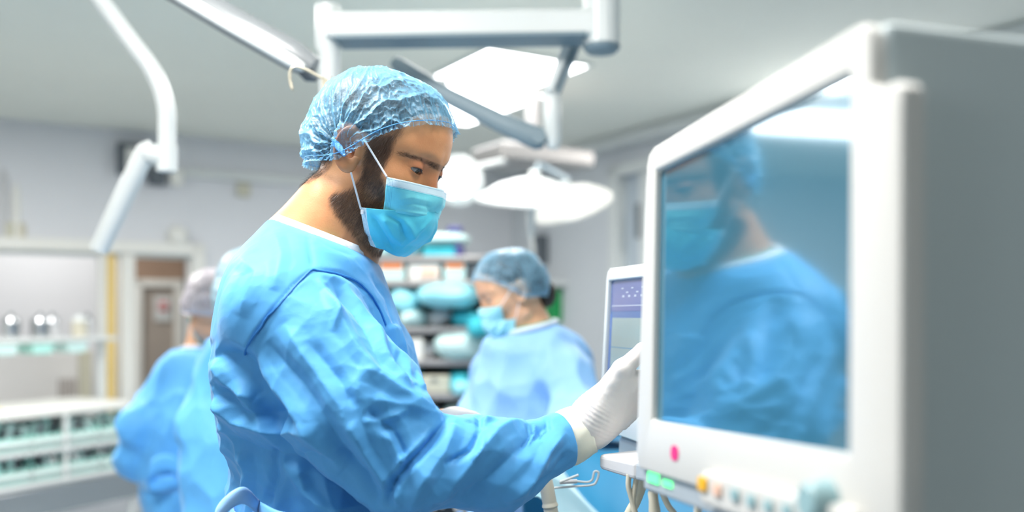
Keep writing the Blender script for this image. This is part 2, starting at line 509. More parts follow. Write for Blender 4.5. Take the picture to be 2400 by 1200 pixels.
def axis_lines(segs):
    """segs: [(x0, x1, step), ...] consecutive -> non-uniform grid lines"""
    out = []
    for a, b, s in segs:
        n = max(1, int(round((b - a) / s))); out += list(a + (b - a) * np.arange(n) / n)
    out.append(segs[-1][1]); return np.array(out)


def nets(fn, xs, ys, zs, relax=1):
    """surface nets on a rectilinear grid"""
    nx, ny, nz = len(xs), len(ys), len(zs)
    V = np.empty((nx, ny, nz), np.float32)
    st = max(1, int(1.2e6 // (ny * nz)))
    for i in range(0, nx, st):
        X, Y, Z = np.meshgrid(xs[i:i + st], ys, zs, indexing='ij')
        V[i:i + st] = fn([X, Y, Z])
    ins = V < 0
    s = np.zeros((nx - 1, ny - 1, nz - 1), np.int8)
    for a in (0, 1):
        for b in (0, 1):
            for c in (0, 1):
                s += ins[a:nx - 1 + a, b:ny - 1 + b, c:nz - 1 + c]
    act = (s > 0) & (s < 8)
    I, J, K = np.nonzero(act)
    idm = np.full(act.shape, -1, np.int32); idm[I, J, K] = np.arange(len(I))
    acc = np.zeros((len(I), 3)); cnt = np.zeros(len(I))
    ax = [xs, ys, zs]; base = [I, J, K]
    for d in range(3):
        o = [k for k in range(3) if k != d]
        for a in (0, 1):
            for b in (0, 1):
                c0 = [I.copy(), J.copy(), K.copy()]; c0[o[0]] += a; c0[o[1]] += b
                c1 = [c.copy() for c in c0]; c1[d] += 1
                v0 = V[tuple(c0)]; v1 = V[tuple(c1)]; m = (v0 < 0) != (v1 < 0)
                t = np.where(m, v0 / (v0 - v1 + 1e-12), 0)
                for k in range(3):
                    p = ax[k][c0[k]] + ((ax[k][c1[k]] - ax[k][c0[k]]) * t if k == d else 0)
                    acc[:, k] += np.where(m, p, 0)
                cnt += m
    P = acc / cnt[:, None]
    F = []
    for d in range(3):
        o = [(d + 1) % 3, (d + 2) % 3]
        sl0 = [slice(None)] * 3; sl1 = [slice(None)] * 3
        sl0[d] = slice(0, -1); sl1[d] = slice(1, None)
        for k in o:
            sl0[k] = slice(1, -1); sl1[k] = slice(1, -1)
        a = ins[tuple(sl0)]; b = ins[tuple(sl1)]
        for flip, mm in ((0, a & ~b), (1, b & ~a)):
            e = list(np.nonzero(mm))
            e[o[0]] = e[o[0]] + 1; e[o[1]] = e[o[1]] + 1
            def cell(x, y):
                q = [e[0], e[1], e[2]]
                q[o[0]] = q[o[0]] - x; q[o[1]] = q[o[1]] - y
                return idm[tuple(q)]
            quad = [cell(1, 1), cell(0, 1), cell(0, 0), cell(1, 0)]
            if flip: quad = quad[::-1]
            F.append(np.stack(quad, 1))
    F = np.concatenate(F)
    F = F[(F >= 0).all(1)]
    for _ in range(relax):
        A = np.zeros_like(P); n = np.zeros(len(P))
        for a, b in ((0, 1), (1, 2), (2, 3), (3, 0)):
            for x, y in ((a, b), (b, a)):
                for k in range(3): A[:, k] += np.bincount(F[:, x], P[F[:, y], k], len(P))
                n += np.bincount(F[:, x], minlength=len(P))
        P = P * .5 + .5 * A / np.maximum(n, 1)[:, None]
    return P, F


def normals(P, F):
    n = np.cross(P[F[:, 2]] - P[F[:, 0]], P[F[:, 3]] - P[F[:, 1]])
    N = np.zeros_like(P)
    for k in range(4):
        for c in range(3): N[:, c] += np.bincount(F[:, k], n[:, c], len(P))
    return N / (np.linalg.norm(N, axis=1)[:, None] + 1e-12)


def attr(me, name, vals):
    a = me.attributes.new(name, 'FLOAT', 'POINT'); a.data.foreach_set('value', np.ascontiguousarray(vals, np.float32))


def proj(P):
    return 1200 + FPX * P[:, 0] / P[:, 1], HOR - FPX * (P[:, 2] - CAMZ) / P[:, 1]
# ------------------------------------------------------------------ heads
class Frame:
    """head frame: origin midway between the ears, f = forward, s = towards one side, u = up"""
    def __init__(s, O, az, pitch, scale=1.0, roll=0):
        s.O = np.array(O, float); a, p = radians(az), radians(pitch); s.k = scale
        F = np.array([cos(p) * cos(a), cos(p) * sin(a), -sin(p)])
        S = np.array([sin(a), -cos(a), 0])
        U = np.array([sin(p) * cos(a), sin(p) * sin(a), cos(p)])
        r = radians(roll); S, U = S * cos(r) + U * sin(r), U * cos(r) - S * sin(r)
        s.B = np.stack([F, S, U])
    def local(s, p):
        q = [(p[i] - s.O[i]) / s.k for i in range(3)]
        return [s.B[j][0] * q[0] + s.B[j][1] * q[1] + s.B[j][2] * q[2] for j in range(3)]
    def world(s, L):
        L = np.asarray(L, float) * s.k
        return s.O + L @ s.B
    def px(s, u, v, side):
        """local point where the sight line of pixel (u, v) meets the plane s = side"""
        o = np.array([0, 0, CAMZ]); d = wpt(u, v, 1) - o
        n = s.B[1]; t = (side * s.k - (o - s.O) @ n) / (d @ n)
        q = (o + d * t - s.O) / s.k
        return s.B @ q


EYE = (.0735, .0325, .019)
def head_sdf(p, ears=True, eyes=True):
    f, s, u = p; sa = np.abs(s); q = [f, sa, u]
    d = smin(ell(p, (-.004, 0, .043), (.095, .075, .081)), ell(p, (.028, 0, -.008), (.060, .057, .082)), .03)
    d = smin(d, ell(p, (.048, 0, .055), (.043, .058, .050)), .02)
    d = smin(d, cap(q, (.004, .048, -.048), (.072, .014, -.081), .017, .014), .022)
    d = smin(d, ell(p, (.079, 0, -.081), (.012, .016, .012)), .02)
    d = smin(d, ell(q, (.060, .040, -.006), (.021, .021, .018)), .022)
    d = smin(d, cap(q, (.0840, .010, .036), (.067, .046, .040), .0075, .008), .016)
    d = smin(d, ell(p, (.083, 0, -.048), (.017, .027, .024)), .02)
    if eyes:
        sock = np.sqrt((f - .104) ** 2 + (sa - .0325) ** 2 + ((u - .019) * 1.25) ** 2) - .0205
        d = smax(d, -sock, .014)
    d = smin(d, cap(p, (.084, 0, .026), (.096, 0, -.012), .0072, .0095), .012)
    d = smin(d, ell(q, (.092, .011, -.019), (.010, .008, .009)), .008)
    if eyes:
        e = [f - EYE[0], sa - EYE[1], u - EYE[2]]
        r = np.sqrt(e[0] ** 2 + e[1] ** 2 + e[2] ** 2)
        d = smin(d, r - .0142, .004)
        hh = .0033 * np.sqrt(np.clip(1 - ((sa - EYE[1]) / .0125) ** 2, 0, 1))
        cen = EYE[2] - .0040 + .08 * (sa - EYE[1])
        op = np.maximum(np.abs(u - cen) - hh, EYE[0] + .002 - f)
        op = np.maximum(op, np.abs(r - .0145) - .004)
        d = smax(d, -op, .0012)
    if ears:
        ca, sb = cos(.18), sin(.18)
        ef = (f - .005) * ca + (u - .011) * sb; eu = (u - .011) * ca - (f - .005) * sb; ef = ef * 1.10; eu = eu * 1.12
        es = sa - (.0765 - ef * .42)
        ee = np.sqrt((ef / .0165) ** 2 + (eu / .030) ** 2)
        disk = np.sqrt(np.maximum(ee - .82, 0) ** 2 * .00030 + np.maximum(np.abs(es) - .0022, 0) ** 2) - .0016
        d = smin(d, disk, .006)
        ring = np.sqrt(((ee - .88) * .019) ** 2 + (es - .0025) ** 2) - .0036
        ring = np.where((ef > .006) & (eu > -.010), ring + .004, ring)
        d = smin(d, ring, .003)
        lobe = np.sqrt(((ef - .003) / 1.05) ** 2 + ((eu + .0245) / 1.15) ** 2 + ((es - .001) * 1.7) ** 2) - .0085
        d = smin(d, lobe, .005)
        anti = np.sqrt((np.sqrt(((ef - .001) / .0095) ** 2 + ((eu - .002) / .018) ** 2) - 1) ** 2 * .00014 + (es - .002) ** 2) - .0020
        d = smin(d, np.where(ef < .003, anti, .02), .003)
        conch = np.sqrt(((ef - .0035) / 1.0) ** 2 + ((eu + .0020) / 1.6) ** 2 + ((es - .000) * .75) ** 2) - .0072
        d = smax(d, -conch, .002)
        trag = np.sqrt(((ef - .0125)) ** 2 + ((eu + .004) / 1.6) ** 2 + ((es - .000) * 1.2) ** 2) - .0042
        d = smin(d, trag, .004)
    return d


def on_head(f, u, off=.002, smax_=.12, fn=None):
    """side coordinate s >= 0 where the head surface (+off) lies for given local f, u"""
    f = np.asarray(f, float); u = np.asarray(u, float)
    lo = np.zeros_like(f); hi = np.full_like(f, smax_)
    for _ in range(30):
        m = (lo + hi) / 2; v = head_sdf([f, m, u], ears=False, eyes=False) - off
        lo = np.where(v < 0, m, lo); hi = np.where(v < 0, hi, m)
    return (lo + hi) / 2


# the man's head frame fixes the cap and mask pattern that the others reuse
HM = Frame(wpt(870, 386, 1.26), -19, 22)


def resample(pts, n):
    P = np.array([list(p) for p in spline([tuple(p) for p in pts], 12)])
    L = np.r_[0, np.cumsum(np.linalg.norm(np.diff(P, axis=0), axis=1))]
    t = np.linspace(0, L[-1], n)
    return np.stack([np.interp(t, L, P[:, k]) for k in range(P.shape[1])], 1)


def l2(u, v, s=0.0):
    p = HM.px(u, v, s); return (p[0], p[2])


RIMF = l2(1053, 292); RIMB = l2(736, 386)


def make_cap(H, parent, material, dens_rim=.3, bulge=1.0, nth=520, nel=110, name='bouffant_cap', drop=0.0, tall=0.0, fine=True, seed=0):
    F0, B0 = np.array(RIMF), np.array(RIMB)
    B0 = B0 + np.array([0, -drop])
    c = (F0 + B0) / 2; ax = F0 - B0; a = np.linalg.norm(ax) / 2 + .0015; ax /= np.linalg.norm(ax); up = np.array([-ax[1], ax[0]])
    th = np.linspace(0, 2 * pi, nth, endpoint=False)
    el = np.r_[np.linspace(-.075, 0, 7)[:-1], np.linspace(0, 1, nel)]
    T, E = np.meshgrid(th, el, indexing='ij')
    Ep = np.clip(E, 0, 1)
    b = .0855; Hh = .0875 + tall
    back = (1 - np.cos(T)) / 2
    rad = np.cos(Ep * pi / 2) ** .80
    bl = bulge * (.004 + .004 * back ** 2) * np.sin(np.clip(Ep * 1.25, 0, 1) * pi) ** 1.0
    # hem: slightly flared ruffle below the elastic
    hem = np.clip(-E / .075, 0, 1)
    rr_a = a * rad + bl + hem * .002; rr_b = b * rad + bl * .45 + hem * .002
    X = rr_a * np.cos(T); Y = rr_b * np.sin(T); Zz = Hh * np.sin(Ep * pi / 2) ** .95 - hem * .0065
    dipf = lambda x, t: -.021 * np.exp(-((x + .022) / .060) ** 2) * np.abs(np.sin(t)) ** 1.5
    Zz = Zz + dipf(X, T) * (1 - Ep) ** 2
    # pleats
    q = np.stack([np.cos(T) * 2.3 + seed, np.sin(T) * 2.3, E * 1.2], -1).reshape(-1, 3)
    n1 = perlin(q * 1.7).reshape(T.shape); n2 = perlin(q * 5.1 + 9).reshape(T.shape)
    fr = np.exp(-Ep / .13)
    pl = np.sin(T * 74 + 5 * n1 + 3 * n2) * .0013 * fr + np.sin(T * 31 + 7 * n1) * .0012 * np.exp(-Ep / .4)
    ruffle = np.sin(T * 92 + 2 * n1) * .0019 * hem
    # folds that gather in the knot beside the ear
    out = np.zeros(T.shape)
    for sg in (1, -1):
        kx, ky = -.016, sg * b * .95
        dx = X - kx; dy = Zz + .014; dist = np.sqrt(dx ** 2 + dy ** 2 + ((Y - ky) * .5) ** 2)
        side = np.clip(sg * np.sin(T) * 2.2, 0, 1)
        ang = np.arctan2(dy, dx)
        ph = ang * 9.5 + 2.6 * n1 + dist * 16
        rdg = np.abs(((ph / pi) % 1) - .5) * 2
        rdg2 = np.abs((((ang * 21 + 4 * n2) / pi) % 1) - .5) * 2
        out += side * ((rdg ** 3) * .0075 + (rdg2 ** 3) * .0030) * np.clip(dist / .02, .15, 1) * np.exp(-dist / .14)
        pinch = np.exp(-(dist / .020) ** 2) * side
        out -= pinch * .004
    q2 = np.stack([X, Y, Zz], -1).reshape(-1, 3)
    w1, w2 = worley(warp(q2, 30, .006) * 55); cr = (1 - np.clip((w2 - w1) * 3, 0, 1)).reshape(T.shape)
    out += cr * .0007 * np.clip(Ep * 4, 0, 1) + perlin(q2 * 90).reshape(T.shape) * .0007
    out += pl + ruffle + np.abs(perlin(q2 * np.array([25, 25, 12])).reshape(T.shape)) * .0016 * np.clip(Ep * 5, 0, 1)
    out -= .0020 * np.clip(Ep * 4, 0, 1)
    nrm = np.sqrt(X ** 2 + Y ** 2 + Zz ** 2 + 1e-9)
    X += out * X / nrm; Y += out * Y / nrm; Zz += out * np.clip(Zz, 0, 1) / nrm
    L = np.stack([c[0] + ax[0] * X + up[0] * Zz, Y, c[1] + ax[1] * X + up[1] * Zz], -1)
    cen3 = np.array([0, 0, .03])
    for _ in range(4):
        d = head_sdf([L[..., 0], L[..., 1], L[..., 2]], eyes=False); g = L - cen3
        g[..., 0] *= .6; g = g / np.linalg.norm(g, axis=-1)[..., None]
        L = L + g * np.maximum(.0050 + out * .6 - d, 0)[..., None]
    me = grid_mesh(name, H.world(L.reshape(-1, 3)).reshape(L.shape), closed_u=True)
    dn = dens_rim * np.exp(-np.abs(E) / .05) + .62 * np.clip(out / .007, 0, 1) + .2 * cr * (Ep > .02)
    for sg in (1, -1):
        dd = np.sqrt((X + .016) ** 2 + (Zz + .012) ** 2); dn += .5 * np.exp(-(dd / .022) ** 2) * (sg * np.sin(T) > .2)
    dn -= .26
    attr(me, 'density', dn.reshape(-1))
    o = link(name, me, material, parent, True)
    # elastic thread round the hem and the twisted knot by the ear
    mb = MB(); r = []
    for t in np.linspace(0, 2 * pi, 121):
        x = (a + .0018) * cos(t); y = (b + .0018) * sin(t); zz_ = float(dipf(x, t)); r.append(H.world((c[0] + ax[0] * x + up[0] * zz_, y * 1.03, c[1] + ax[1] * x + up[1] * zz_)))
    mb.tube(r, .0006 * H.k, 6, False).build('elastic_thread', M['tie'], o, True)
    if fine:
        kb = MB(); pts = []
        for k in range(60):
            t = k / 59; x = -.021 + .011 * t + .0012 * sin(t * 70); z = -.004 - .022 * t
            pts.append(H.world((c[0] + ax[0] * x + up[0] * z, b * .97 + .0040 + .0014 * cos(t * 70), c[1] + ax[1] * x + up[1] * z)))
        kb.tube(pts, [.0016 + .0022 * sin(pi * min(1, k / 59 + .1)) for k in range(60)], 8)
        kb.build('gathered_knot', M['tie'], o, True)
    return o


def mask_panel(H, top, bot, ftop, fbot, n=60, rows=34, off=.002, pleats=None, width=1.0, uvdir=1):
    """panel between two side points (l2 pixels) and two front points; all in the man's head pattern"""
    ts = np.linspace(0, 1, rows); be = np.linspace(-1, 1, 2 * n + 1)
    side = resample([(*p, 0) for p in [l2(a, b, .064) for a, b in (top + bot)]], rows)[:, :2]
    fro = resample([(*l2(a, b, 0), 0) for a, b in (ftop + fbot)], rows)[:, :2]
    tb = np.array(top + bot, float); ti = np.linspace(0, 1, len(tb)); upx = np.interp(ts, ti, tb[:, 0]); vpx = np.interp(ts, ti, tb[:, 1])
    for _ in range(5):
        ss = np.maximum(on_head(side[:, 0], side[:, 1], off + .001), .036); side = np.array([l2(a, b, c_) for a, b, c_ in zip(upx, vpx, ss)])
    ss = np.convolve(np.pad(ss, 4, 'edge'), np.ones(9) / 9, 'valid')
    P = np.zeros((len(be), rows, 3))
    for j in range(rows):
        c = np.cos(be * pi / 2); w = np.abs(c) ** .82
        f = side[j, 0] + (fro[j, 0] - side[j, 0]) * w
        u = side[j, 1] + (fro[j, 1] - side[j, 1]) * (1 - np.abs(be) ** 1.35)
        s = ss[j] * np.sin(be * pi / 2) * (1 + .10 * np.sin(np.abs(be) * pi))
        P[:, j] = np.stack([f, s, u], 1)
    # keep outside the skin
    for _ in range(8):
        d = head_sdf([P[..., 0], P[..., 1], P[..., 2]], ears=False, eyes=False)
        g = np.stack([P[..., 0] - .02, P[..., 1], (P[..., 2] + .03) * .3], -1); g /= np.linalg.norm(g, axis=-1)[..., None]
        P += g * np.maximum(off + .0012 - d, 0)[..., None]
    return P


def surf_n(P):
    du = np.gradient(P, axis=0); dv = np.gradient(P, axis=1); n = np.cross(du, dv)
    n /= np.linalg.norm(n, axis=-1)[..., None] + 1e-12
    s = np.sign((n * (P - np.array([.02, 0, -.03]))).sum(-1)); return n * s[..., None]


def poly_dist(u, v, line):
    """distance (px) from points to a polyline and the parameter along it"""
    best = np.full(u.shape, 1e9); par = np.zeros(u.shape); n = len(line) - 1
    for i in range(n):
        ax_, ay = line[i][:2]; bx, by = line[i + 1][:2]; L2 = (bx - ax_) ** 2 + (by - ay) ** 2
        t = np.clip(((u - ax_) * (bx - ax_) + (v - ay) * (by - ay)) / L2, 0, 1)
        sgn = np.sign((bx - ax_) * (v - ay) - (by - ay) * (u - ax_))
        d = np.hypot(u - ax_ - t * (bx - ax_), v - ay - t * (by - ay))
        k = d < np.abs(best); best = np.where(k, d * np.where(sgn == 0, 1, sgn), best); par = np.where(k, (i + t) / n, par)
    return best, par


def fold(u, v, line, w, amp, kind='tent'):
    d, t = poly_dist(u, v, line)
    fade = np.clip(np.minimum(t, 1 - t) * 6, 0, 1) ** .7
    ad = np.abs(d) / w
    if kind == 'tent': h = np.clip(1 - ad, 0, 1) ** 1.25
    elif kind == 'step': h = np.where(d > 0, np.exp(-ad), -np.exp(-ad * 3) * .3)     # sharp on one side, soft on the other
    else: h = np.exp(-ad ** 2)
    return h * amp * fade


def make_mask(H, parent, man=False):
    up = mask_panel(H, [(906, 414), (904, 440)], [(902, 465), (899, 492)], [(1022, 441), (1022, 465)], [(1020, 487), (1015, 512)], rows=36, off=.0082)
    lo = mask_panel(H, [(845, 485), (848, 512)], [(855, 545), (869, 576)], [(1020, 496), (1017, 522), (1005, 548)], [(984, 568), (960, 582), (928, 590)], rows=50, off=.0034)
    for P, hi in ((up, 1), (lo, 0)):
        N = surf_n(P); Wd = H.world(P.reshape(-1, 3)); 
        uu, vv = proj(HM.world(P.reshape(-1, 3))); uu = uu.reshape(P.shape[:2]); vv = vv.reshape(P.shape[:2])
        mir = HM.world((P * np.array([1, -1, 1])).reshape(-1, 3)); mu, mv = proj(mir)
        far = P[..., 1] < 0
        uu = np.where(far, mu.reshape(uu.shape), uu); vv = np.where(far, mv.reshape(vv.shape), vv)
        h = np.zeros(uu.shape)
        if hi:
            h += fold(uu, vv, [(925, 470), (965, 462), (1015, 474)], 9, .0010) + fold(uu, vv, [(930, 482), (970, 478), (1010, 486)], 6, -.0010)
            h += fold(uu, vv, [(912, 500), (940, 494), (1012, 505)], 5, .0012)
        else:
            h += fold(uu, vv, [(866, 498), (905, 560), (922, 590)], 12, -.0045)
            h += fold(uu, vv, [(895, 500), (920, 550), (950, 575)], 15, .0035)
            h += fold(uu, vv, [(905, 500), (938, 522), (950, 560)], 9, -.0050)
            h += fold(uu, vv, [(935, 495), (962, 535), (975, 565)], 14, .0025)
            h += fold(uu, vv, [(1022, 500), (985, 540), (935, 588)], 8, .0022)
        if not hi: h *= np.clip((np.arange(P.shape[1]) - 3) / 9, 0, 1)[None, :]
        h += perlin(P.reshape(-1, 3) * 60).reshape(uu.shape) * .0008
        P = P + N * h[..., None]
        # uv in metres from the top edge and from the nearer side edge
        seg = np.linalg.norm(np.diff(P, axis=0), axis=-1); cu = np.vstack([np.zeros(P.shape[1]), np.cumsum(seg, 0)])
        cu = np.minimum(cu, cu[-1] - cu); sv = np.linalg.norm(np.diff(P, axis=1), axis=-1); cv = np.hstack([np.zeros((P.shape[0], 1)), np.cumsum(sv, 1)])
        uv = np.stack([cu, cv], -1)
        me = grid_mesh('face_mask' if hi else 'mask_lower_panel', H.world(P.reshape(-1, 3)).reshape(P.shape), uv)
        if hi:
            o = link('face_mask', me, M['mask_up'] if man else M['mask_pale'], parent, True); main = o
        else:
            o = link('mask_lower_panel', me, M['mask_lo'] if man else M['mask_pale'], main, True)
        sm = o.modifiers.new('thick', 'SOLIDIFY'); sm.thickness = .0006; sm.offset = 0
        if hi: Ptop = P[-1 if P[-1, 0, 1] > 0 else 0, 0]
        else: Plow = P[-1 if P[-1, 0, 1] > 0 else 0, 3]
    for sg in (1, -1):
        for a, e in ((Ptop, l2(850, 322, .078)), (Plow, l2(822, 404, .078))):
            a = np.array(a) * np.array([1, sg, 1]); n = 10; pts = []
            e3 = np.array([e[0], .0775 * sg, e[1]])
            for k in range(n):
                t = k / (n - 1); p = a * (1 - t) + e3 * t
                s_ = on_head(np.array([p[0]]), np.array([p[2]]), .0022)[0]
                p = np.array([p[0], sg * max(s_, abs(p[1])), p[2]]); pts.append(H.world(p))
            MB().tube(pts, .0013 * H.k, 8).build('ear_loop', M['elastic'], main, True)
    if man:
        MB().box(H.world(Plow + np.array([.004, .0012, -.003])), (.004, .002, .006), bev=.0008).build('loop_weld', M['elastic'], main)
    return main


def inpoly(u, v, poly):
    c = np.zeros(u.shape, bool); n = len(poly)
    for i in range(n):
        x0, y0 = poly[i]; x1, y1 = poly[(i + 1) % n]
        k = ((y0 > v) != (y1 > v)) & (u < (x1 - x0) * (v - y0) / (y1 - y0 + 1e-9) + x0); c ^= k
    return c


def soft_region(H_local, poly, side, jitter=0, seed=0):
    """soft weight of local points inside a region drawn on the side of the man's face"""
    f, s, u = H_local; P2 = np.array([l2(a, b, side) for a, b in poly])
    if jitter:
        q = np.stack([f, s, u], 1); f = f + perlin(q * 90 + seed) * jitter; u = u + perlin(q * 90 + 31 + seed) * jitter
    return inpoly(f, u, [tuple(p) for p in P2])


BEARD = [(918, 345), (908, 372), (897, 400), (902, 425), (904, 455), (906, 520), (950, 600), (890, 612), (862, 600), (836, 575), (812, 545), (797, 500), (786, 455), (812, 447), (835, 435), (848, 410), (862, 375), (872, 345), (885, 320), (925, 318)]
HAIRLINE = [(1090, 215), (1040, 230), (1010, 240), (965, 258), (940, 278), (915, 298), (895, 310), (865, 312), (845, 305), (832, 290), (800, 285), (778, 310), (772, 350), (765, 372), (735, 380), (640, 370), (640, 100), (1100, 80)]
MASKPX = [(905, 418), (1080, 446), (1060, 640), (880, 640), (852, 492), (906, 497)]
SIDEBURN = [(955, 270), (930, 310), (916, 340), (905, 372), (895, 392), (872, 395), (860, 370), (866, 330), (870, 300)]
BROW = [(946, 371), (968, 366), (992, 370), (1012, 379), (1026, 392), (1024, 401), (1008, 396), (990, 381), (966, 374)]
NAPE = [(700, 350), (792, 340), (788, 380), (776, 396), (758, 412), (735, 428), (700, 430)]


def strands(name, P, N, flow, length, width, m, parent, lift=.35, segs=3, jit=.35):
    n = len(P); flow = flow + P * 0; flow = flow - N * (flow * N).sum(1)[:, None]; flow /= np.linalg.norm(flow, axis=1)[:, None] + 1e-9
    D = flow + N * lift + rng.normal(size=(n, 3)) * jit; D /= np.linalg.norm(D, axis=1)[:, None]
    Ln = length * (.55 + .8 * rng.random(n)); side = np.cross(D, N + rng.normal(size=(n, 3)) * .5); side /= np.linalg.norm(side, axis=1)[:, None] + 1e-9
    V = []; cur = P - N * .0008
    for k in range(segs + 1):
        w = width * (1 - .75 * k / segs)
        V += [cur + side * w, cur - side * w]
        D = D * .88 - N * .05 + flow * .15; D /= np.linalg.norm(D, axis=1)[:, None]
        cur = cur + D * (Ln / segs)[:, None]
    V = np.stack(V, 1).reshape(-1, 3); b = np.arange(n)[:, None] * (2 * segs + 2); F = []
    for k in range(segs): F.append(b + np.array([[2 * k, 2 * k + 1, 2 * k + 3, 2 * k + 2]]))
    return link(name, np_mesh(name, V, np.concatenate(F)), m, parent)


def sample_faces(P, F, wgt, n):
    """n random points on the faces, by face weight"""
    A = np.linalg.norm(np.cross(P[F[:, 2]] - P[F[:, 0]], P[F[:, 3]] - P[F[:, 1]]), axis=1) * wgt
    k = rng.choice(len(F), n, p=A / A.sum()); a, b = rng.random(n)[:, None], rng.random(n)[:, None]
    q = P[F[k]]; return (q[:, 0] * (1 - a) + q[:, 1] * a) * (1 - b) + (q[:, 3] * (1 - a) + q[:, 2] * a) * b, k


def add_eyes(H, parent, closed=False):
    for sg in (1, -1):
        c = H.world((EYE[0], EYE[1] * sg, EYE[2])); r = .0128 * H.k
        look = (H.B[0] * .80 - H.B[2] * .36 - H.B[1] * .04); look /= np.linalg.norm(look)
        sph = lambda a0, a1, rr, n: [(rr * sin(a), rr * cos(a)) for a in np.linspace(a0, a1, n)]
        e = MB().lathe(sph(0, pi, r, 24), c, look, 32).build('eyeball', M['eye'], parent, True)
        MB().lathe(sph(0, .50, r + .00025 * H.k, 8), c, look, 32).build('iris', M['iris'], e, True)
        MB().lathe(sph(0, .20, r + .0004 * H.k, 5), c, look, 24).build('pupil', M['pupil'], e, True)
# ------------------------------------------------------------------ the man in front
def A3(u, v, d): return wpt(u, v, d)

MAN = thing('person', 'bearded person in blue gown and cap, looking down, gloved hand touching the smaller screen', 'person', (-.22, 1.26, 0))
ZL = [(517, 640, 730, .05, .10), (560, 598, 842, .122, .125), (590, 566, 876, .155, .125), (640, 538, 893, .172, .185), (700, 520, 915, .182, .20), (780, 506, 948, .188, .205),
      (860, 502, 970, .178, .20), (930, 507, 990, .168, .195), (1000, 520, 1000, .165, .185), (1060, 545, 995, .158, .18), (1110, 560, 985, .155, .17), (1160, 565, 985, .160, .175), (1230, 545, 1005, .18, .20)]
tz = np.array([(HOR - a[0]) / FPX * 1.26 + CAMZ for a in ZL]); tl = np.array([(a[1] + 10 - 1200) / FPX * 1.26 for a in ZL]); tr = np.array([(a[2] - 1200) / FPX * 1.26 for a in ZL]); ty = np.array([a[3] for a in ZL])
tz = np.r_[tz, .9, .35][::-1]; tl = np.r_[tl, tl[-1] - .02, tl[-1] - .03][::-1]; tr = np.r_[tr, tr[-1] + .01, tr[-1] + .03][::-1]; ty = np.r_[ty, .21, .23][::-1]
tz0 = tz - 0
_k = np.argsort(tz); tz, tl, tr, ty = tz[_k], tl[_k], tr[_k], ty[_k]
def smooth_tab(t, lo, hi, n=400):
    z = np.linspace(lo, hi, n); v = np.interp(z, tz, t); w = 9
    return z, np.convolve(np.pad(v, w, 'edge'), np.ones(2 * w + 1) / (2 * w + 1), 'valid')
_tabs = [smooth_tab(t, .3, 1.56) for t in (tl, tr, ty)]
def torso(p, shrink=0.0, yc=1.262):
    l, r, w = [np.interp(p[2], z, v) for z, v in _tabs]
    xc = (l + r) / 2; rx = (r - l) / 2 - shrink; ry = w - shrink
    rx = np.maximum(rx, .012); ry = np.maximum(ry, .012)
    n = 2.15
    k = (np.abs((p[0] - xc) / rx) ** n + np.abs((p[1] - yc) / ry) ** n) ** (1 / n)
    return (k - 1) * np.minimum(rx, ry) * .85

ARM = [A3(680, 742, 1.135), A3(828, 945, 1.09), A3(962, 1092, 1.085), A3(1160, 1086, 1.13), A3(1330, 1026, 1.175)]
ARMR = [.082, .072, .062, .050, .0375]
FARM = [A3(770, 720, 1.40), A3(900, 1050, 1.43), A3(1040, 1002, 1.37)]
FARMR = [.075, .060, .040]
cb, cf = A3(653, 515, 1.26), A3(862, 596, 1.26)
cn = np.cross(cf - cb, np.array([0, 1., 0])); cn /= np.linalg.norm(cn); cn *= np.sign(cn[2])
wd_ = (ARM[4] - ARM[3]) / np.linalg.norm(ARM[4] - ARM[3]); wf_ = (FARM[2] - FARM[1]) / np.linalg.norm(FARM[2] - FARM[1])

def man_gown(p):
    t = torso(p)
    t = smax(t, (p[0] - cb[0]) * cn[0] + (p[1] - cb[1]) * cn[1] + (p[2] - cb[2]) * cn[2], .012)
    a = smin(chain(p, ARM[:3], ARMR[:3], .04), chain(p, ARM[2:], ARMR[2:], .03), .014)
    cutp = ARM[4] - wd_ * .004
    a = smax(a, (p[0] - cutp[0]) * wd_[0] + (p[1] - cutp[1]) * wd_[1] + (p[2] - cutp[2]) * wd_[2], .006)
    b = chain(p, FARM, FARMR, .05); c2 = FARM[2]
    b = smax(b, (p[0] - c2[0]) * wf_[0] + (p[1] - c2[1]) * wf_[1] + (p[2] - c2[2]) * wf_[2], .006)
    return smin(smin(t, b, .03), a, .007)

def man_body(p):
    H = HM
    d = head_sdf(H.local(p))
    nk = chain(p, [A3(850, 440, 1.26), A3(798, 510, 1.262), A3(738, 610, 1.262)], [.054, .056, .070], .02)
    nk = smin(nk, cap(p, A3(852, 508, 1.26), A3(806, 615, 1.262), .026, .042), .03)
    nk = smin(nk, cap(p, A3(820, 430, 1.26), A3(702, 568, 1.262), .026, .045), .03)
    d = smin(d, nk, .016)
    t = smax(torso(p, .040), (p[2] - (CAMZ + (HOR - 585) / FPX * 1.26)), .03)
    d = smin(d, t, .03)
    for ch, rs in ((ARM, [.050, .042, .034, .028, .024]), (FARM, [.05, .04, .028])):
        d = smin(d, chain(p, ch, rs, .02), .02)
    legs = np.minimum(cap(p, (-.22, 1.17, .85), (-.20, 1.15, .09), .085, .045), cap(p, (-.22, 1.36, .85), (-.24, 1.38, .09), .085, .045))
    legs = np.minimum(legs, np.minimum(cap(p, (-.22, 1.15, .045), (-.04, 1.14, .035), .045, .035), cap(p, (-.26, 1.38, .045), (-.08, 1.38, .035), .045, .035)))
    return smin(d, legs, .03)

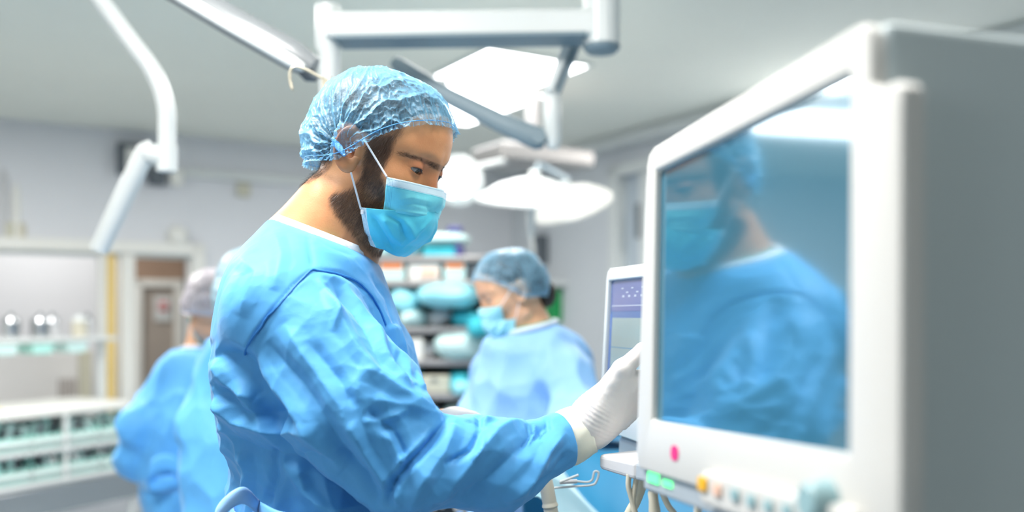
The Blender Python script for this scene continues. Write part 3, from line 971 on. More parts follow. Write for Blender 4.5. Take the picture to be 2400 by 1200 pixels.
# body: fine where the face and neck are
xs = axis_lines([(-.46, -.345, .010), (-.345, -.12, .0018), (-.12, -.055, .0010), (-.055, .02, .006), (.02, .14, .006)])
ys = axis_lines([(.98, 1.11, .008), (1.11, 1.165, .0018), (1.165, 1.225, .0011), (1.225, 1.36, .0022), (1.36, 1.52, .008)])
zs = axis_lines([(0, .95, .02), (.95, 1.40, .008), (1.40, 1.57, .0022), (1.57, 1.635, .0011), (1.635, 1.76, .0030)])
P, F = nets(man_body, xs, ys, zs)
me = np_mesh('body', P, F)
N = normals(P, F)
L = HM.local([P[:, 0], P[:, 1], P[:, 2]])
inhead = (np.abs(L[1]) < .1) & (L[2] > -.16) & (L[0] > -.12)
beard = (soft_region(L, BEARD, .062, .003) & (np.abs(L[1]) > .0)).astype(float)
beard += ((L[0] > .03) & (L[2] < -.045) & (L[0] + L[2] > -.09)).astype(float)
hairw = np.maximum(soft_region(L, HAIRLINE, .072, .003), np.maximum(soft_region(L, SIDEBURN, .070, .004) * .6, soft_region(L, NAPE, .05, .004) * .6)).astype(float)
beard = np.clip(beard, 0, 1)
def soften(w, it):
    for _ in range(it):
        A = np.zeros(len(w)); n = np.zeros(len(w))
        for a in range(4):
            A += np.bincount(F[:, a], w[F[:, (a + 1) % 4]], len(w)); n += np.bincount(F[:, a], minlength=len(w))
            A += np.bincount(F[:, (a + 1) % 4], w[F[:, a]], len(w)); n += np.bincount(F[:, (a + 1) % 4], minlength=len(w))
        w = w * .5 + .5 * A / np.maximum(n, 1)
    return w
brow = soft_region(L, BROW, .035, .0006).astype(float) * (L[0] > .05)
attr(me, 'beard', np.clip(soften(beard, 7) * .44 + soften(brow, 3) * .45 + soften(hairw, 6) * .8, 0, .95))
earw = np.exp(-(((L[0] + .01) / .02) ** 2 + ((L[2] - .012) / .03) ** 2)) * (np.abs(L[1]) > .070)
eyew = np.exp(-(((L[2] - .020) / .011) ** 2 + ((np.abs(L[1]) - .031) / .018) ** 2)) * (L[0] > .06)
nose = np.exp(-(((L[2] - .0) / .02) ** 2 + (L[1] / .012) ** 2)) * (L[0] > .07)
attr(me, 'flush', np.clip(earw * .6 + eyew * .42 + nose * .35, 0, 1))
BODY = link('body', me, M['skin'], MAN, True)
add_eyes(HM, MAN)
Fc = P[F].mean(1); Nf = N[F[:, 0]]
LF = HM.local([Fc[:, 0], Fc[:, 1], Fc[:, 2]])
near = Nf[:, 1] < .35
def wface(w): return w[F].mean(1)
bw = wface(soften(beard, 4)) * (head_sdf(LF, ears=False) < .012)
bw = bw * ~soft_region(LF, MASKPX, .058) * (LF[0] < .062)
q, k = sample_faces(P, F, bw * near + 1e-9, 42000)
fl = -HM.B[2] * .9 - HM.B[0] * .30 + np.stack([perlin(q * 70), perlin(q * 70 + 5), perlin(q * 70 + 11)], 1) * .6
beard_o = strands('beard', q, Nf[k], fl, .0085, .000085, M['strand'], MAN, lift=.22, jit=.22)
sw = wface(soften(soft_region(L, SIDEBURN, .070, .004).astype(float), 3)) * (head_sdf(LF, ears=False) < .008); q, k = sample_faces(P, F, sw * near + 1e-9, 3600)
strands('sideburn', q, Nf[k], -HM.B[2] * .9 - HM.B[0] * .15, .008, .00009, M['strand'], MAN, lift=.25, jit=.25)
nw = wface(soften(soft_region(L, NAPE, .05, .002).astype(float), 2)); nw = nw * (Nf[:, 1] < .9); q, k = sample_faces(P, F, nw + 1e-9, 6000)
strands('nape_hair', q, Nf[k], -HM.B[2] - HM.B[0] * .2 + rng.normal(size=(6000, 3)) * .1, .010, .00012, M['hair'], MAN, lift=.25)
br = wface(soften(brow, 1)); q, k = sample_faces(P, F, br + 1e-9, 2600)
strands('eyebrow', q, Nf[k], HM.B[2] * .12 - HM.B[0] * .9 + HM.B[1] * np.sign(HM.local([q[:, 0], q[:, 1], q[:, 2]])[1])[:, None] * .35, .0075, .00010, M['hair'], MAN, lift=.15, jit=.2)
# eyelashes
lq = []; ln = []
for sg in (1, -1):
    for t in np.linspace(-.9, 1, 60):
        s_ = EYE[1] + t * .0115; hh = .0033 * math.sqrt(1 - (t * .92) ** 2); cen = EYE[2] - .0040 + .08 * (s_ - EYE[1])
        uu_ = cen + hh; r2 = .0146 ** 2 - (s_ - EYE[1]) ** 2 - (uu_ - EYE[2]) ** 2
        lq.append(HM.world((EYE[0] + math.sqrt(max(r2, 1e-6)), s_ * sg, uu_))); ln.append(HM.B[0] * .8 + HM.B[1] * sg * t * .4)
MB().tube(lq[:60], .00045, 6).build('lash_shadow_line', M['dark'], MAN, True)  # dark tube: lash line and the upper lid's shadow in one
MB().tube(lq[60:], .00045, 6).build('lash_shadow_line', M['dark'], MAN, True)
lq = np.array(lq); ln = np.array(ln)
for sl in (slice(0, 60), slice(60, 120)):
    strands('eyelashes', lq[sl], ln[sl], HM.B[0] * .9 - HM.B[2] * .55, .0052, .00013, M['dark'], MAN, lift=.3, jit=.12)

# hair: a short crop that follows the skull above the hairline
def hair_fn_for(H, off=.0025, poly=HAIRLINE):
    P2 = [tuple(l2(a, b, .072)) for a, b in poly]
    def fn(p):
        L_ = H.local(p); sh = L_[0].shape
        d = head_sdf(L_, ears=False, eyes=False) - off
        m = inpoly(L_[0].ravel(), L_[2].ravel(), P2).reshape(sh)
        d2 = np.where(m, d, .004)
        return d2.astype(np.float32)
    return fn
O = HM.O
P, F = nets(hair_fn_for(HM), np.arange(O[0] - .13, O[0] + .13, .0028), np.arange(O[1] - .11, O[1] + .11, .0028), np.arange(O[2] - .09, O[2] + .17, .0028), relax=3)
N = normals(P, F); P = P + N * (perlin(P * 130) * .0012 + perlin(P * np.array([60, 60, 60])) * .0012)[:, None]
hair_o = link('hair', np_mesh('hair', P, F), M['hair'], MAN, True)
Fc = P[F].mean(1); Nf = N[F[:, 0]]; lh = HM.local([Fc[:, 0], Fc[:, 1], Fc[:, 2]])
w = ((lh[2] < .045) & (Nf[:, 1] < .3)).astype(float); q, k = sample_faces(P, F, w + 1e-9, 5000)
strands('short_hair', q, Nf[k], -HM.B[2] * .8 - HM.B[0] * .6, .008, .00012, M['hair'], hair_o, lift=.3)

make_cap(HM, MAN, M['cap'])
make_mask(HM, MAN, True)

# gown
xs = axis_lines([(-.46, .13, .0023)]); ys = axis_lines([(.965, 1.27, .0023), (1.27, 1.53, .006)])
zs = axis_lines([(.34, 1.10, .02), (1.10, 1.56, .0023)])
P, F = nets(man_gown, xs, ys, zs, relax=1)
N = normals(P, F)
u, v = proj(P); nearw = np.clip(-N[:, 1] * 3 + .35, 0, 1) * (P[:, 1] < 1.30)
h = np.zeros(len(P))
FOLDS = [
    # seams (fine grooves)
    ([(735, 630), (690, 668), (640, 725), (600, 780), (568, 835)], 5, -.0032, 'g'), ([(735, 630), (800, 640), (850, 672), (885, 712), (905, 770), (925, 840)], 5, -.0032, 'g'),
    ([(728, 640), (680, 682), (632, 738), (585, 815)], 7, .0016, 'g'), ([(740, 642), (800, 655), (845, 690)], 7, .0018, 'g'),
    # yoke and back
    ([(640, 535), (660, 600), (640, 680)], 26, .0035, 'tent'), ([(720, 540), (728, 590), (735, 625)], 8, -.0025, 'g'),
    ([(745, 560), (780, 580), (835, 600)], 10, -.003, 'tent'), ([(560, 600), (600, 640), (560, 740)], 30, .004, 'tent'),
    # front of the sleeve: long folds running from the shoulder point
    ([(745, 650), (770, 700), (790, 735), (780, 780)], 14, .006, 'tent'), ([(775, 655), (830, 720), (880, 800), (935, 880)], 30, -.013, 'tent'),
    ([(760, 680), (800, 760), (840, 820), (890, 870)], 24, .012, 'tent'), ([(808, 665), (870, 745), (920, 835), (968, 905)], 18, .010, 'tent'),
    ([(860, 690), (900, 760), (935, 830), (975, 895)], 16, -.010, 'tent'), ([(840, 860), (900, 880), (960, 925), (1010, 960)], 28, .009, 'tent'),
    # front panel of the gown, vertical pleats
    ([(868, 640), (905, 700), (930, 780), (955, 870)], 9, -.008, 'tent'), ([(885, 650), (925, 720), (950, 800), (972, 890)], 9, .007, 'tent'), ([(905, 665), (943, 750), (965, 830), (985, 905)], 8, -.007, 'tent'),
    ([(925, 700), (958, 780), (978, 850), (992, 915)], 7, .005, 'tent'),
    # back edge under the arm pit
    ([(510, 820), (560, 845), (590, 880), (640, 960), (700, 1050)], 34, -.018, 'tent'), ([(505, 840), (540, 900), (600, 930)], 26, .013, 'tent'),
    ([(515, 890), (580, 960), (680, 985)], 36, -.014, 'tent'), ([(515, 930), (560, 985), (640, 1010), (740, 1020)], 26, .013, 'tent'),
    ([(530, 1010), (600, 1060), (700, 1065), (800, 1090)], 30, -.012, 'tent'), ([(565, 1060), (580, 1110), (570, 1170)], 18, .008, 'tent'), ([(640, 1040), (650, 1120), (620, 1190)], 26, -.010, 'tent'),
    ([(700, 1080), (720, 1150), (760, 1200)], 26, .010, 'tent'),
    ([(520, 990), (548, 1035), (565, 1095)], 14, .009, 'tent'),
    # upper arm
    ([(590, 840), (660, 930), (730, 1030), (800, 1110)], 26, .011, 'tent'), ([(620, 800), (700, 900), (770, 1010), (830, 1110)], 32, -.011, 'tent'),
    ([(665, 760), (730, 860), (800, 960), (835, 1060)], 36, .010, 'tent'), ([(720, 800), (790, 880), (830, 960)], 26, -.007, 'tent'),
    ([(820, 990), (850, 1060), (905, 1140), (940, 1190)], 24, .013, 'tent'), ([(860, 960), (930, 1010), (955, 1080)], 30, -.012, 'tent'), ([(880, 935), (960, 950), (1030, 980)], 22, .008, 'tent'),
    ([(790, 1060), (850, 1120), (880, 1190)], 22, -.010, 'tent'),
    ([(850, 990), (900, 985), (960, 960)], 16, .007, 'tent'), ([(905, 1010), (940, 1080), (925, 1140)], 18, .010, 'tent'),
    # elbow
    ([(1048, 980), (1010, 1035), (960, 1085), (915, 1140), (905, 1190)], 20, -.024, 'tent'), ([(1040, 985), (985, 1045), (930, 1090)], 14, .009, 'tent'),
    ([(1062, 1000), (1040, 1060), (990, 1130), (960, 1200)], 30, .010, 'tent'),
    # forearm
    ([(1120, 985), (1125, 1020), (1100, 1060), (1040, 1090)], 14, -.010, 'tent'), ([(1165, 985), (1130, 1000), (1115, 1060), (1095, 1080)], 12, .007, 'tent'),
    ([(1235, 975), (1175, 1010), (1120, 1060), (1060, 1130), (1030, 1190)], 26, .012, 'tent'), ([(1290, 975), (1260, 1020), (1195, 1070), (1120, 1140), (1090, 1190)], 32, -.013, 'tent'),
    ([(1330, 1010), (1285, 1060), (1240, 1120), (1180, 1170)], 22, .013, 'tent'), ([(1345, 1060), (1300, 1110), (1230, 1150)], 18, -.007, 'tent'),
    ([(1280, 968), (1290, 1000), (1270, 1030)], 8, -.004, 'tent'), ([(1255, 985), (1262, 1010), (1240, 1040)], 7, .004, 'tent'), ([(1235, 990), (1248, 1020), (1225, 1050)], 7, -.004, 'tent'),
]
for line, wdt, amp, kd in FOLDS:
    h += fold(u, v, line, wdt, amp * (.70 if abs(amp) > .005 else 1), kd) * nearw
armd = chain([P[:, 0], P[:, 1], P[:, 2]], ARM, ARMR, .05) - torso([P[:, 0], P[:, 1], P[:, 2]])
onarm = np.clip(.5 - armd / .03, 0, 1)
d1 = (ARM[2] - ARM[0]); d1 /= np.linalg.norm(d1); d2 = ARM[4] - ARM[2]; d2 /= np.linalg.norm(d2)
fore = np.clip(((P - ARM[2]) @ (d1 * -1 + d2)) / .06 + .5, 0, 1)
wp = warp(P, 5, .030); m1 = np.clip(.75 + 1.1 * perlin(P * 5 + 3), .1, 1.3)
big = lambda ax_, st: ridged(wp, .105, .040, .45, ax_, st) + ridged(wp, .050, .0155, .6, ax_, st * .8, 7.3) * m1
seam = np.array([(480, 905), (568, 835), (640, 725), (735, 630), (850, 672), (905, 770), (960, 900)])
yoke = inpoly(u, v, [(300, 300), (300, 800), (500, 800), (568, 835), (640, 725), (735, 630), (850, 672), (905, 770), (1100, 700), (1100, 300)])
calm = np.where(yoke, .22, 1.0) * np.clip(.45 + (v - 700) / 420, .40, 1.0)
for _ in range(12): calm = (calm * 2 + sum(np.bincount(F[:, a], calm[F[:, (a + 1) % 4]], len(P)) + np.bincount(F[:, (a + 1) % 4], calm[F[:, a]], len(P)) for a in range(4)) / np.maximum(2 * np.bincount(F.ravel(), minlength=len(P)), 1)) / 3
h += calm * (onarm * .60 * ((1 - fore) * big(d1, 2.8) + fore * big(d2, 2.2)) + (1 - onarm) * big(np.array([.2, .1, 1.]), 1.8))
h += calm ** .5 * ridged(warp(P, 14, .010), .021, .0030, .7, None, 1, 3.1) * np.clip(.6 + 1.4 * perlin(P * 9 + 11), .05, 1.3)
edge = np.clip(((P - ARM[4]) @ wd_ + .03) / .03, 0, 1) * (np.linalg.norm(P - ARM[4], axis=1) < .09)
h = h * (1 - edge * .75)
colw = np.exp(-np.abs((P - cb) @ cn) / .012) * (P[:, 2] > 1.44)
h = h * (1 - colw * .9)
P = P + N * h[:, None]
GOWN = link('surgical_gown', np_mesh('surgical_gown', P, F), M['gown'], MAN, True)
# sewn seams of the set-in sleeve, laid on the cloth
U_, V_ = proj(P); fr_ = P[:, 1] < 1.24
for path in ([(733, 629), (690, 668), (640, 725), (600, 782), (570, 833)], [(733, 629), (800, 640), (850, 668), (885, 710), (908, 760)]):
    pp_ = np.array([list(q_) for q_ in spline([(a, b, 0) for a, b in path], 12)])[:, :2]; out_ = []
    for a, b in pp_:
        m_ = np.nonzero(fr_ & (np.abs(U_ - a) < 7) & (np.abs(V_ - b) < 7))[0]
        if len(m_):
            k_ = m_[np.argsort(P[m_, 1])[:max(1, len(m_) // 3)]]; out_.append(P[k_].mean(0) + N[k_].mean(0) * .0006)
    out_ = np.array(out_)
    if len(out_) > 8:
        out_[2:-2] = (out_[:-4] + out_[1:-3] + out_[2:-2] + out_[3:-1] + out_[4:]) / 5
        MB().tube(out_, .0014, 6).build('sleeve_seam', M['seam'], GOWN, True)
# neck binding
ctr = (cb + cf) / 2; ex = (cf - cb) / 2; ey = np.array([0, .083, 0])
ring = [ctr + ex * cos(t) * (1.0) + ey * sin(t) * 1.0 - cn * .002 for t in np.linspace(0, 2 * pi, 90)]
mb = MB(); rows = []
for i, pnt in enumerate(ring):
    t = 2 * pi * i / 89; o_ = (ex / np.linalg.norm(ex) * cos(t) + ey / .083 * sin(t)); o_ /= np.linalg.norm(o_)
    w_ = .0008 * sin(t * 40)
    rows.append([pnt + cn * .006 - o_ * .004, pnt + cn * .007 + o_ * (.0005 + w_), pnt - cn * .001 + o_ * (.0055 + w_), pnt - cn * .007 + o_ * (.0085)])
G = np.array(rows); me = grid_mesh('neck_binding', G); o = link('neck_binding', me, M['collar'], GOWN, True)
sm = o.modifiers.new('thick', 'SOLIDIFY'); sm.thickness = .0014
# green scrub top that shows inside the neck binding
rows = []
for i in range(90):
    t = 2 * pi * i / 89; o_ = (ex * cos(t) * .90 + ey * sin(t) * .88)
    rows.append([ctr + o_ * 1.01 - cn * .012, ctr + o_ * .98 + cn * .0048, ctr + o_ * .955 + cn * .0052, ctr + o_ * .94 - cn * .012])
link('scrub_top', grid_mesh('scrub_top', np.array(rows)), M['greenscrub'], MAN, True)
# belt and its bow at the back
def belt_pts(v, off, t0=0, t1=2 * pi, n=60):
    z = CAMZ + (HOR - v) / FPX * 1.26; l, r, w_ = [np.interp(z, a, b) for a, b in _tabs]; out = []
    for t in np.linspace(t0, t1, n):
        out.append(((l + r) / 2 + (r - l) / 2 * cos(t) * 1.0 + off * cos(t), 1.262 + (w_ + off) * sin(t), z + .004 * sin(3 * t)))
    return out
mb = MB(); mb.tube(belt_pts(1178, .004), .012, 10, False, flat=.30); mb.build('belt', M['tie'], GOWN, True)
def ribbon(pts, wdir, w0, name, m, parent, thick=.0012):
    S = np.array([list(p) for p in spline(pts, 8)]); wd = np.array(wdir, float); wd /= np.linalg.norm(wd); n = len(S)
    ww = w0 * (.55 + .45 * np.sin(np.linspace(.3, pi - .3, n))); c = np.linspace(-1, 1, 5)
    G = S[:, None] + wd * (c[None, :, None] * ww[:, None, None]) + np.array([0, 1, 0]) * (np.abs(c)[None, :, None] * .003)
    o = link(name, grid_mesh(name, G), m, parent, True); s_ = o.modifiers.new('t', 'SOLIDIFY'); s_.thickness = thick; return o
ribbon([A3(604, 1190, 1.10), A3(565, 1162, 1.07), A3(520, 1192, 1.06), A3(502, 1230, 1.07), A3(540, 1250, 1.09), A3(590, 1215, 1.10)], (.1, .1, 1), .011, 'bow_loop', M['gown3'], GOWN)
ribbon([A3(604, 1190, 1.10), A3(640, 1215, 1.07), A3(690, 1235, 1.06), A3(710, 1290, 1.07)], (.1, .1, 1), .010, 'bow_tail', M['tie'], GOWN)

# gloves: one hand each, fingers bent towards the small screen
def hand(pts_palm, fingers, thumb, name, parent, box, step=.0016, cuff=None):
    def fn(p):
        d = None
        for a, b, ra, rb in pts_palm:
            c = cap(p, a, b, ra, rb); d = c if d is None else smin(d, c, .022)
        for fg in fingers + [thumb]:
            c = None
            for (a, ra), (b, rb) in zip(fg[:-1], fg[1:]):
                e = cap(p, a, b, ra, rb); c = e if c is None else smin(c, e, .003)
            d = smin(d, c, .0045)
        return d
    P, F = nets(fn, np.arange(box[0], box[1], step), np.arange(box[2], box[3], step), np.arange(box[4], box[5], step), relax=1)
    return P, F
wr = A3(1376, 1004, 1.180)
mcp = [A3(1458, 866, 1.150), A3(1478, 895, 1.166), A3(1486, 926, 1.186), A3(1482, 955, 1.205)]
palm = [(wr, A3(1402, 975, 1.180), .0275, .0285)]
for i, m_ in enumerate(mcp): palm.append((A3(1385 + 4 * i, 975 + 9 * i, 1.172 + .008 * i), m_, .0185, [.0125, .0130, .0125, .0120][i]))
fing = [
    [(mcp[0], .0118), (A3(1506, 822, 1.150), .0098), (A3(1545, 814, 1.165), .0086), (A3(1568, 826, 1.178), .0076)],
    [(mcp[1], .0118), (A3(1520, 880, 1.160), .0098), (A3(1552, 890, 1.172), .0086), (A3(1566, 908, 1.182), .0076)],
    [(mcp[2], .0112), (A3(1524, 918, 1.180), .0098), (A3(1540, 930, 1.196), .0086), (A3(1530, 950, 1.206), .0078)],
    [(mcp[3], .0102), (A3(1514, 944, 1.200), .0088), (A3(1528, 966, 1.212), .0076), (A3(1516, 980, 1.220), .0070)]]
thumb = [(A3(1405, 1000, 1.196), .017), (A3(1455, 985, 1.212), .0125), (A3(1495, 955, 1.220), .0105), (A3(1525, 930, 1.222), .0088)]
P, F = hand(palm, fing, thumb, 'glove', MAN, (.06, .22, 1.11, 1.26, 1.215, 1.375))
N = normals(P, F); hd = (mcp[1] - wr); hd /= np.linalg.norm(hd); ax_ = (P - wr) @ hd
wv = np.exp(-((ax_ - .022) / .014) ** 2)
side_ = (P - wr) @ np.cross(hd, [0, 1, 0])
h = wv * np.sin(ax_ * 1150 + side_ * 220 + perlin(P * 40) * 3.5) * .0003 + perlin(P * 60) * .0010 + perlin(P * np.array([140, 140, 140])) * .0004
P = P + N * h[:, None]
GL = link('glove', np_mesh('glove', P, F), M['glove'], MAN, True)
# rolled cuff of the glove over the sleeve end
c0 = ARM[4] - wd_ * .012; G = []
hd2 = A3(1376, 1004, 1.18) - A3(1325, 1029, 1.176); hd2 /= np.linalg.norm(hd2)
e1 = np.cross(hd2, [0, 1, 0]); e1 /= np.linalg.norm(e1); e2 = np.cross(hd2, e1)
for i in range(72):
    t = 2 * pi * i / 72; row = []
    for k, (s_, r_) in enumerate([(-.012, .0315), (.000, .0335), (.010, .0335), (.020, .0325), (.028, .0312), (.0305, .0305), (.0310, .0290), (.030, .026)]):
        w_ = .0006 * sin(5 * t + k * .7) + .0005 * sin(11 * t + k)
        row.append(A3(1325, 1029, 1.176) + hd2 * (s_ + .002 * sin(2 * t)) + (e1 * cos(t) * 1.04 + e2 * sin(t) * .98) * (r_ + w_))
    G.append(row)
link('glove_cuff', grid_mesh('glove_cuff', np.array(G), closed_u=True), M['cuff'], GL, True)
# second hand, mostly behind the sleeve
w2_ = A3(1035, 1003, 1.375); pm = [(w2_, A3(1062, 999, 1.36), .024, .024)]
mc2 = [A3(1105, 985 + 11 * i, 1.33 + .012 * i) for i in range(4)]
for i, m_ in enumerate(mc2): pm.append((A3(1065, 995 + 5 * i, 1.355 + .008 * i), m_, .017, .012))
f2 = [[(m_, .0115), (m_ + np.array([.032, -.01, -.010 - .002 * i]), .0098), (m_ + np.array([.05, -.012, -.030]), .0085), (m_ + np.array([.055, -.012, -.048]), .0075)] for i, m_ in enumerate(mc2)]
t2 = [(A3(1070, 1010, 1.34), .015), (A3(1095, 1030, 1.33), .012), (A3(1120, 1050, 1.325), .010)]
P, F = hand(pm, f2, t2, 'glove', MAN, (-.14, .06, 1.28, 1.43, 1.14, 1.29), step=.003)
link('glove', np_mesh('glove', P, F), M['glove'], MAN, True)


# ------------------------------------------------------------------ the other three people
def other(label, H, root, neck, tors, arms, legs_z, gm, cm, skin, cap_kw=None, hairm='hair', step=.006, hairoff=.003, mask=True, bun=None, collar=None, hands=()):
    R = thing('person', label, 'person', root)
    def gown(p):
        d = None
        for t in tors:
            c = ell(p, t[0], t[1]) if len(t) == 2 else cap(p, *t); d = c if d is None else smin(d, c, .05)
        cb_, cn_ = collar
        d = smax(d, (p[0] - cb_[0]) * cn_[0] + (p[1] - cb_[1]) * cn_[1] + (p[2] - cb_[2]) * cn_[2], .012)
        for pts, rs in arms: d = smin(d, chain(p, pts, rs, .04), .035)
        sk = cap(p, (root[0], root[1], .30), (root[0], root[1], 1.0), .21, .17)
        return smin(d, sk, .06)
    def body(p):
        d = head_sdf(H.local(p), eyes=True)
        d = smin(d, chain(p, neck[0], neck[1], .02), .016)
        d = smin(d, cap(p, neck[0][-1], (root[0], root[1], 1.0), .07, .12), .03)
        for pts, rs in arms: d = smin(d, chain(p, pts, [r * .55 for r in rs], .02), .03)
        for s_ in (-1, 1):
            d = smin(d, cap(p, (root[0] + .08 * s_, root[1], .9), (root[0] + .09 * s_, root[1], .07), .08, .045), .02)
            d = smin(d, cap(p, (root[0] + .09 * s_, root[1], .045), (root[0] + .09 * s_ + H.B[0][0] * .15, root[1] + H.B[0][1] * .15, .04), .045, .035), .02)
        return d
    O = H.O; allp = np.array([q for pts, rs in arms for q in pts] + [t[0] for t in tors])
    x0, x1 = min(allp[:, 0].min(), O[0]) - .24, max(allp[:, 0].max(), O[0]) + .24; y0, y1 = min(allp[:, 1].min(), O[1]) - .24, max(allp[:, 1].max(), O[1]) + .24
    zt = O[2] + .2
    P, F = nets(body, axis_lines([(x0, O[0] - .13, .012), (O[0] - .13, O[0] + .13, .0032), (O[0] + .13, x1, .012)]), axis_lines([(y0, O[1] - .13, .012), (O[1] - .13, O[1] + .13, .0032), (O[1] + .13, y1, .012)]),
                axis_lines([(-.01, 1.0, .025), (1.0, O[2] - .17, .012), (O[2] - .17, zt, .0032)]))
    link('body', np_mesh('body', P, F), skin, R, True)
    if mask:
        add_eyes(H, R)
    P, F = nets(gown, np.arange(x0, x1, step), np.arange(y0, y1, step), axis_lines([(.2, .9, .025), (.9, O[2] + .02, step)]))
    N = normals(P, F); w1, w2 = worley(warp(P, 7, .03) * 9)
    rd = np.clip(1 - np.abs(perlin(warp(P, 5, .04) * np.array([9, 9, 4.]))) * 4, 0, 1) ** 2
    colw = np.exp(-np.abs((P - collar[0]) @ collar[1]) / .02) * (P[:, 2] > collar[0][2] - .06)
    wp = warp(P, 5, .03); h = (ridged(wp, .13, .036, .45, (.1, .1, 1), 1.8, root[0] * 9) + ridged(wp, .06, .016, .6, (.1, .1, 1), 1.4, 2.2) + perlin(P * np.array([4, 4, 2.])) * .012) * (1 - .8 * colw)
    g = link('surgical_gown', np_mesh('surgical_gown', P + N * h[:, None], F), gm, R, True)
    P, F = nets(hair_fn_for(H, hairoff), np.arange(O[0] - .13, O[0] + .13, .0045), np.arange(O[1] - .13, O[1] + .13, .0045), np.arange(O[2] - .09, O[2] + .17, .0045), relax=2)
    hr = link('hair', np_mesh('hair', P, F), M[hairm], R, True)
    if bun:
        P, F = nets(lambda p: ell(H.local(p), bun[0], bun[1]), np.arange(O[0] - .2, O[0] + .2, .005), np.arange(O[1] - .2, O[1] + .2, .005), np.arange(O[2] - .2, O[2] + .1, .005))
        N = normals(P, F); link('hair_bun', np_mesh('hair_bun', P + N * (perlin(P * 60) * .004)[:, None], F), M['hair'], hr, True)
    make_cap(H, R, cm, nth=200, nel=40, fine=False, **(cap_kw or {}))
    if mask: make_mask(H, R)
    cb_, cn_ = collar; n0 = np.array(neck[0][-1]); t0 = cb_ + 0; 
    mb = MB(); e1 = np.cross(cn_, [0, 1, 0]); e1 /= np.linalg.norm(e1); e2 = np.cross(cn_, e1)
    a0, a1 = np.array(neck[0][0]), n0; dd = a1 - a0; tt = ((cb_ - a0) @ cn_) / (dd @ cn_); cc = a0 + dd * tt
    mb.tube([cc + (e1 * cos(t) * .072 + e2 * sin(t) * .070) for t in np.linspace(0, 2 * pi, 40)], .007, 8, False, flat=1.6).build('neck_binding', M['collar'], g, True)
    mb = MB(); mb.tube([cc + cn_ * .004 + (e1 * cos(t) + e2 * sin(t)) * .064 for t in np.linspace(0, 2 * pi, 40)], .005, 8, False).build('scrub_top', M['greenscrub'], R, True)
    for (a, dr, k) in hands:
        a = np.array(a); dr = np.array(dr, float); dr /= np.linalg.norm(dr); sd = np.cross(dr, [0, 0, 1.]); sd /= np.linalg.norm(sd)
        pm = [(a - dr * .03, a + dr * .02, .026, .026)]; fg = []
        for i in range(4):
            m_ = a + dr * (.072 - .004 * abs(i - 1.3)) + sd * (i - 1.5) * .019; pm.append((a + sd * (i - 1.5) * .012, m_, .017, .012))
            ln = [.9, 1, .95, .75][i]; fg.append([(m_, .0112), (m_ + (dr * .038 - np.array([0, 0, .010])) * ln, .0098), (m_ + (dr * .056 - np.array([0, 0, .030])) * ln, .0085), (m_ + (dr * .060 - np.array([0, 0, .050])) * ln, .0075)])
        th_ = [(a + sd * k * .018, .015), (a + sd * k * .042 + dr * .030, .012), (a + sd * k * .046 + dr * .06 - np.array([0, 0, .012]), .010)]
        P, F = hand(pm, fg, th_, 'glove', R, (a[0] - .15, a[0] + .15, a[1] - .15, a[1] + .15, a[2] - .1, a[2] + .06), step=.004)
        link('glove', np_mesh('glove', P, F), M['glove'], R, True)
    return R, g

# woman behind the small screen, facing left and down
HW = Frame(wpt(1207, 692, 2.35), 196, 22, .91)
wcol = (A3(1225, 775, 2.30), np.array([-.22, -.05, .97])); wcol = (wcol[0], wcol[1] / np.linalg.norm(wcol[1]))
other('person with a dark hair bun under a blue cap, head bowed, before the shelving', HW, (.04, 2.42, 0),
      ([A3(1222, 718, 2.36), A3(1238, 760, 2.37), A3(1247, 810, 2.38)], [.050, .050, .062]),
      [(A3(1240, 815, 2.38), (.115, .11, .055)), (A3(1245, 905, 2.39), (.145, .13, .17)), (A3(1240, 1050, 2.40), (.15, .15, .20)), (A3(1168, 858, 2.48), A3(1326, 868, 2.28), .052, .052)],
      [([A3(1332, 880, 2.27), A3(1362, 985, 2.20), A3(1240, 1070, 2.05), A3(1180, 1085, 1.98)], [.066, .062, .048, .036]),
       ([A3(1160, 872, 2.50), A3(1128, 985, 2.48), A3(1120, 1060, 2.30), A3(1130, 1085, 2.15)], [.062, .058, .046, .036])],
      0, M['gown3'], M['cap2'], M['skin2'], cap_kw=dict(bulge=.75, drop=.002, seed=3, tall=.012), bun=((-.082, .010, -.026), (.034, .042, .042)), collar=wcol,
      hands=[(A3(1150, 1092, 1.93), (-1, -.5, -.2), 1), (A3(1125, 1092, 2.08), (-.3, -1, -.2), -1)])

# person seen from behind at the supply trolley
HB = Frame(wpt(497, 726, 2.98), 108, 14, 1.02)
bc = A3(480, 812, 3.0); bn = np.array([.0, .12, .99]); bn /= np.linalg.norm(bn)
RB, gB = other('person seen from behind in blue gown and white cap, beside the supply rack', HB, (-1.02, 3.12, 0),
      ([A3(490, 752, 3.12), A3(486, 790, 3.10), A3(482, 840, 3.10)], [.057, .057, .068]),
      [(A3(478, 868, 3.10), (.12, .10, .08)), (A3(470, 960, 3.10), (.19, .135, .20)), (A3(470, 1090, 3.10), (.165, .14, .22)), (A3(418, 885, 3.08), A3(555, 880, 3.10), .052, .052)],
      [([A3(402, 912, 3.08), A3(325, 1000, 3.02), A3(310, 1075, 3.05), A3(345, 1080, 3.25)], [.066, .062, .055, .042]),
       ([A3(575, 880, 3.10), A3(610, 1040, 3.08), A3(590, 1080, 3.3)], [.066, .056, .042])],
      0, M['gown2'], M['cap4'], M['skin2'], cap_kw=dict(bulge=.8, drop=.006, seed=8, dens_rim=.5), hairm='lighthair', collar=(bc, bn), mask=True,
      hands=[(A3(352, 1080, 3.36), (.3, 1, -.1), 1)])
mb = MB(); pts = []
for t in np.linspace(0, 2 * pi, 50): pts.append((-1.03 + .185 * cos(t), 3.10 + .165 * sin(t), .862 + .0 * t))
